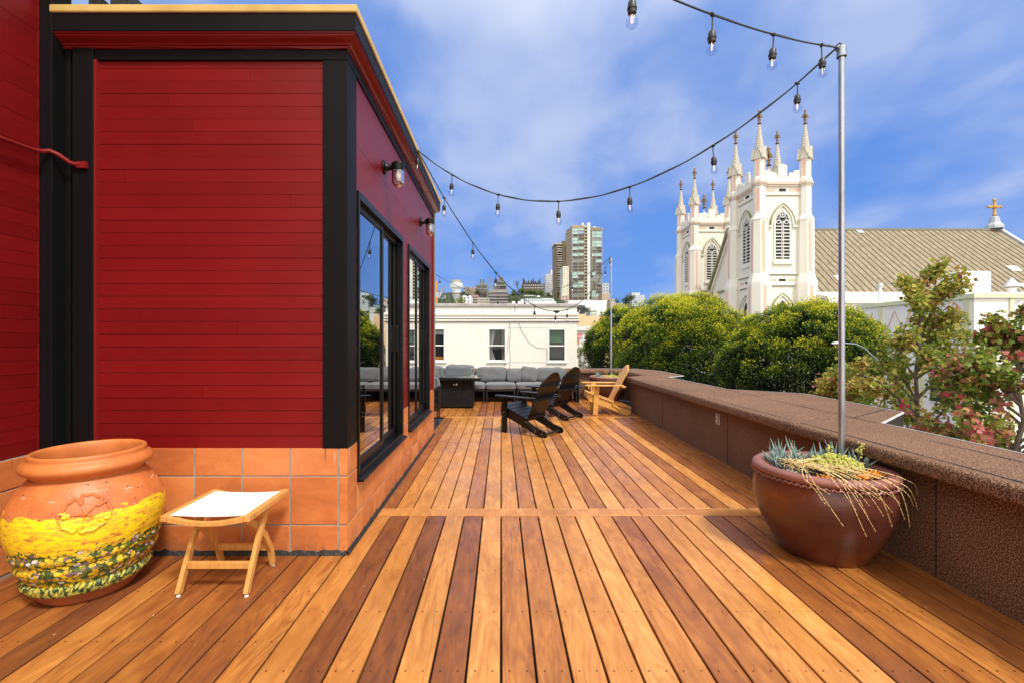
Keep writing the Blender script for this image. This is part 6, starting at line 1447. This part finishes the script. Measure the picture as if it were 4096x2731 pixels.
far_building('tan_roofline', 'long tan rooftops on the crest between the cooling tower and pagoda roof', 310, q4(1050), q4(1215), q4y(462), ('far_tan3', (.36, .28, .20)), 1, 6, 10, fill=.4, fillv=.3, zb=0, wc=(.3, .3, .28), z_lo=wz(q4y(505), 310))
far_building('green_roof_house', 'grey green roofed house right of the cooling tower', 305, q4(960), q4(1050), q4y(455), ('far_greengrey', (.22, .25, .23)), 1, 3, 10, fill=.4, fillv=.3, zb=0, wc=(.1, .1, .1), z_lo=wz(q4y(505), 305))
# right mid group
def q5(cx): return (2200+cx*.2232)/1.7415
def q5y(cy): return (1150+cy*.2232)/1.7415
far_building('big_white_wall', 'large blank white building below the tallest tower', 170, q5(330), q5(975), q5y(228), ('blank_white', (.80, .83, .87)), 0, 0, 30)
m = MB(); root = thing('balcony_block', 'white balconies stacked on the right end of the blank white building', 'balconies', (wx(q5(995), 170), 170, 0))
for k in range(7): z0 = wz(q5y(260+k*40), 170); m.box(wx(q5(976), 170), wx(q5(1015), 170), 170, 174, z0, z0+.7)
m.build('slabs', flat('blank_white', (.80, .83, .87)), root); m = MB(); m.box(wx(q5(976), 170)+.05, wx(q5(1012), 170), 172, 180, G0, wz(q5y(245), 170)); m.build('recess', flat('dull_tan', (.25, .2, .17)), root)  # brownish tan wall set back behind the white slabs
far_building('green_house', 'small pale green house with two windows in front of the white wall', 140, q5(728), q5(845), q5y(382), ('pale_green_house', (.66, .68, .58)), 2, 3, 8, fill=.35, fillv=.5, wc=(.25, .27, .28), z_lo=wz(q5y(500), 140), frame=1)
far_building('dark_roof_house', 'little dark gabled house among trees left of the pale green one', 150, q5(500), q5(628), q5y(310), ('far_dark', (.05, .05, .055)), 1, 3, 8, fill=.3, fillv=.3, wc=(.4, .42, .45), z_lo=wz(q5y(345), 150))
far_building('white_low_building', 'low white building right of the pale green house', 135, q5(975), q5(1130), q5y(470), ('far_offwhite', (.62, .62, .62)), 1, 5, 8, fill=.5, fillv=.25, wc=(.08, .08, .09), z_lo=wz(q5y(510), 135))
r_, (a, c, zb_, z1) = far_building('peach_building', 'plain peach walled building with small dark windows', 80, q5(495), q5(1200), q5y(505), ('peach_wall', (.78, .52, .30)), 0, 0, 20)
m = MB(); m.box(a, wx(q5(635), 80), 80.02, 84, z1, wz(q5y(470), 80)); m.build('stair_head', flat('peach_wall', (.78, .52, .30)), r_)
for (cx, cy) in ((511, 593), (511, 700), (798, 605)): m = MB(); m.box(wx(q5(cx-11), 80), wx(q5(cx+11), 80), 79.9, 80.1, wz(q5y(cy+19), 80), wz(q5y(cy-19), 80)); m.build('window', T['darkroom'], r_)
r_, (a, c, zb_, z1) = far_building('corner_shop_building', 'white corner building with bracketed cornice below the peach wall', 62, q5(470), q5(900), q5y(752), ('corner_white', (.74, .72, .66)), 0, 0, 10)
m = MB(); m.box(a-.2, c+.2, 61.6, 62, z1-.1, z1+.5); m.box(a, c+.1, 61.8, 62, z1-.35, z1-.22); m.build('cornice', flat('cornice_white', (.66, .65, .60)), r_)
m = MB(); m.box(wx(q5(700), 62), wx(q5(748), 62), 61.85, 62, wz(q5y(920), 62), wz(q5y(845), 62)); m.build('window', flat('grey_sash', (.4, .4, .36)), r_)
m = MB(); m.box(wx(q5(643), 62), wx(q5(785), 62), 61.7, 62, wz(q5y(815), 62), wz(q5y(806), 62)); m.build('window_hood', flat('cornice_grey', (.35, .33, .3)), r_)
m = MB(); m.box(wx(q5(658), 62), wx(q5(670), 62), 61.8, 62, wz(q5y(930), 62), wz(q5y(850), 62)); m.build('dark_banner', T['darkroom'], r_)
root = thing('rooftop_machinery', 'white air handling box and ducts on the corner building roof', 'roof machinery', (wx(q5(740), 63.5), 63.5, z1)); m = MB(); m.box(wx(q5(690), 63.5), wx(q5(745), 63.5), 63, 65, z1-.1, wz(q5y(685), 63.5)); m.build('casing', flat('grey_white_metal', (.50, .53, .56)), root, bev=.05)
m = MB(); [m.tube([(wx(q5(755+k*14), 63.5), 63.5, z1), (wx(q5(755+k*14), 63.5), 63.5, wz(q5y(685+k*8), 63.5))], .12, 8) for k in range(4)]; m.build('pipes', flat('grey_white_metal', (.50, .53, .56)), root)
# hill
hp = [(-400, 640), (980, 672), (1060, 668), (1130, 664), (1165, 668), (1200, 664), (1245, 668), (1262, 676), (1290, 688), (1340, 697), (1400, 703), (1460, 706), (1600, 712), (1900, 730), (3200, 740)]
m = MB(); vs = []; Ys = [100, 150, 200, 250, 300, 340, 380, 430, 600, 900]
def hy(px_): return float(np.interp(px_, [p[0] for p in hp], [p[1] for p in hp]))
XS = list(range(-600, 900, 12))
for yy in Ys:
    for x_ in XS:
        p_ = VX+x_/340*F; top = wz(hy(p_), 340)
        fr = min(1, max(0, (yy-100)/240))**1.5
        # slopes down towards the camera, stays level beyond the crest
        vs.append((x_, yy, G0-.2+(top-G0)*fr*(.97 if yy <= 340 else max(.3, 1-(yy-340)*.0022))+1.2*math.sin(x_*.07+yy*.03)*fr))
nx = len(XS); m.add(vs, [(j*nx+i, j*nx+i+1, (j+1)*nx+i+1, (j+1)*nx+i) for j in range(len(Ys)-1) for i in range(nx-1)]); struct(m.build('hill', T['hill'], None, smooth=True, ang=180))
def hill_tree(cx, cy, cz, r_, label, h=1.0, nl=900, cat='tree', zb=None, grp='trees on the hillside', lo=.2, hi=.8, col='farleaf', tr=True, lsz=.16):
    root = thing('hill_tree', label, cat, (cx, cy, cz-r_*h), grp)
    nc = 26; c_ = RNG.normal(size=(nc, 3))*.42; c_ = c_*np.array([r_, r_, r_*h]); P_ = c_[:, None, :]+RNG.normal(size=(nc, nl//nc, 3))*r_*.17
    tn = lo+(hi-lo)*1.0*(.5+P_[:, :, 2]/(r_*h)*.35+RNG.normal(size=(nc, nl//nc))*.15+RNG.normal(size=nc)[:, None]*.12)
    leaf_mesh('crown', P_.reshape(-1, 3)+np.array([cx, cy, cz]), RNG.normal(size=(nc*(nl//nc), 3))+np.array([0, 0, .8]), r_*lsz, tn.reshape(-1), T[col], root, 'ficus', .6)
    if tr: m = MB(); m.tube([(cx, cy, cz-r_*h*2.2 if zb is None else zb), (cx+r_*.1, cy, cz-r_*h*.5), (cx-r_*.1, cy, cz+r_*h*.3)], [r_*.07, r_*.05, r_*.02], 6); m.build('trunk', T['bark'], root)
    return root
def tree_px(px_, py_, rpx, Y, label, h=1.0, **kw): hill_tree(wx(px_, Y), Y, wz(py_, Y), rpx/F*Y, label, h, **kw)
tree_px(1188, 652, 8, 345, 'round tree standing alone on the crest left of the dark gabled terrace', nl=500, lo=.1, hi=.5)
tree_px(1443.5, 690, 15, 300, 'broad dark tree left of the pale hotel block', 1.05, nl=1600, lo=.15, hi=.6)
tree_px(1418, 691, 9, 290, 'smaller dark tree just right of the far pole', .9, nl=700, lo=.05, hi=.4)
tree_px(1413, 715, 11, 120, 'dark green tree behind the far pole, above the clipped trees', .9, nl=1400, lo=.1, hi=.5)
tree_px(1346, 711, 10, 130, 'dark tree left of the pale green house', .9, nl=1200, lo=.1, hi=.5)
tree_px(1382, 720, 6, 100, 'small pointed dark tree right of the pale green house', 1.1, nl=800, lo=.1, hi=.5)
hill_tree(px(905, 28), 28, ZT+.25, .62, 'round green bush in front of the cooling tower base', 1.0, 1400, 'bush', Zr, None, .4, 1.0)
hl = ['scrubby tree on the slope below the dark terrace']
rng2 = random.Random(3)
def hillz(x_, yy):
    fr = min(1, max(0, (yy-100)/240))**1.5; top = wz(hy(VX+x_/340*F), 340)
    return G0-.2+(top-G0)*fr*.97
for i in range(90):
    p_ = rng2.uniform(1164, 1294); Y = rng2.uniform(250, 338) if p_ < 1194 else rng2.choice((rng2.uniform(255, 292), rng2.uniform(335, 345))) if p_ < 1262 else rng2.uniform(260, 325); x_ = wx(p_, Y); r__ = rng2.uniform(4.5, 8)/F*Y
    hill_tree(x_, Y, hillz(x_, Y)+r__*.35, r__, 'scrubby green tree on the slope between the towers and grey apartments', .75, 380, grp='scrub trees on the slope', lo=rng2.uniform(0, .3), hi=rng2.uniform(.6, 1.15), tr=False, lsz=.34)
for i in range(10):
    p_ = rng2.uniform(1062, 1120); Y = 250; hill_tree(wx(p_, Y), Y, wz(rng2.uniform(668, 684), Y), rng2.uniform(5, 8)/F*Y, 'dark tree on the crest right of the cooling tower', .8, 400, grp='crest trees by the cooling tower', lo=.05, hi=.6, tr=False, lsz=.3)
for (p_, py_, r__) in ((1140, 645, 5), (1155, 652, 5), (1133, 657, 4)): tree_px(p_, py_, r__, 256, 'yellow green shrub on the planted terraces', .7, nl=300, lo=.5, hi=1.0, tr=False, grp='terrace shrubs', cat='shrub')
# low trees and street beyond the cross street, by the lamp
for (p_, py_, r__, Y) in ((1338, 812, 16, 44), (1352, 830, 18, 40), (1345, 792, 10, 52)): tree_px(p_, py_, r__, Y, 'olive street tree down the street beside the cream building', 1.2, nl=2200, lo=.3, hi=.95, grp='street trees down the road')
# dim street building behind the clipped trees and the hall side walls
far_building('street_house', 'grey house seen below the clipped trees across the street', 30, 1640, 1720, 860, ('street_grey', (.36, .35, .36)), 0, 0, 4)
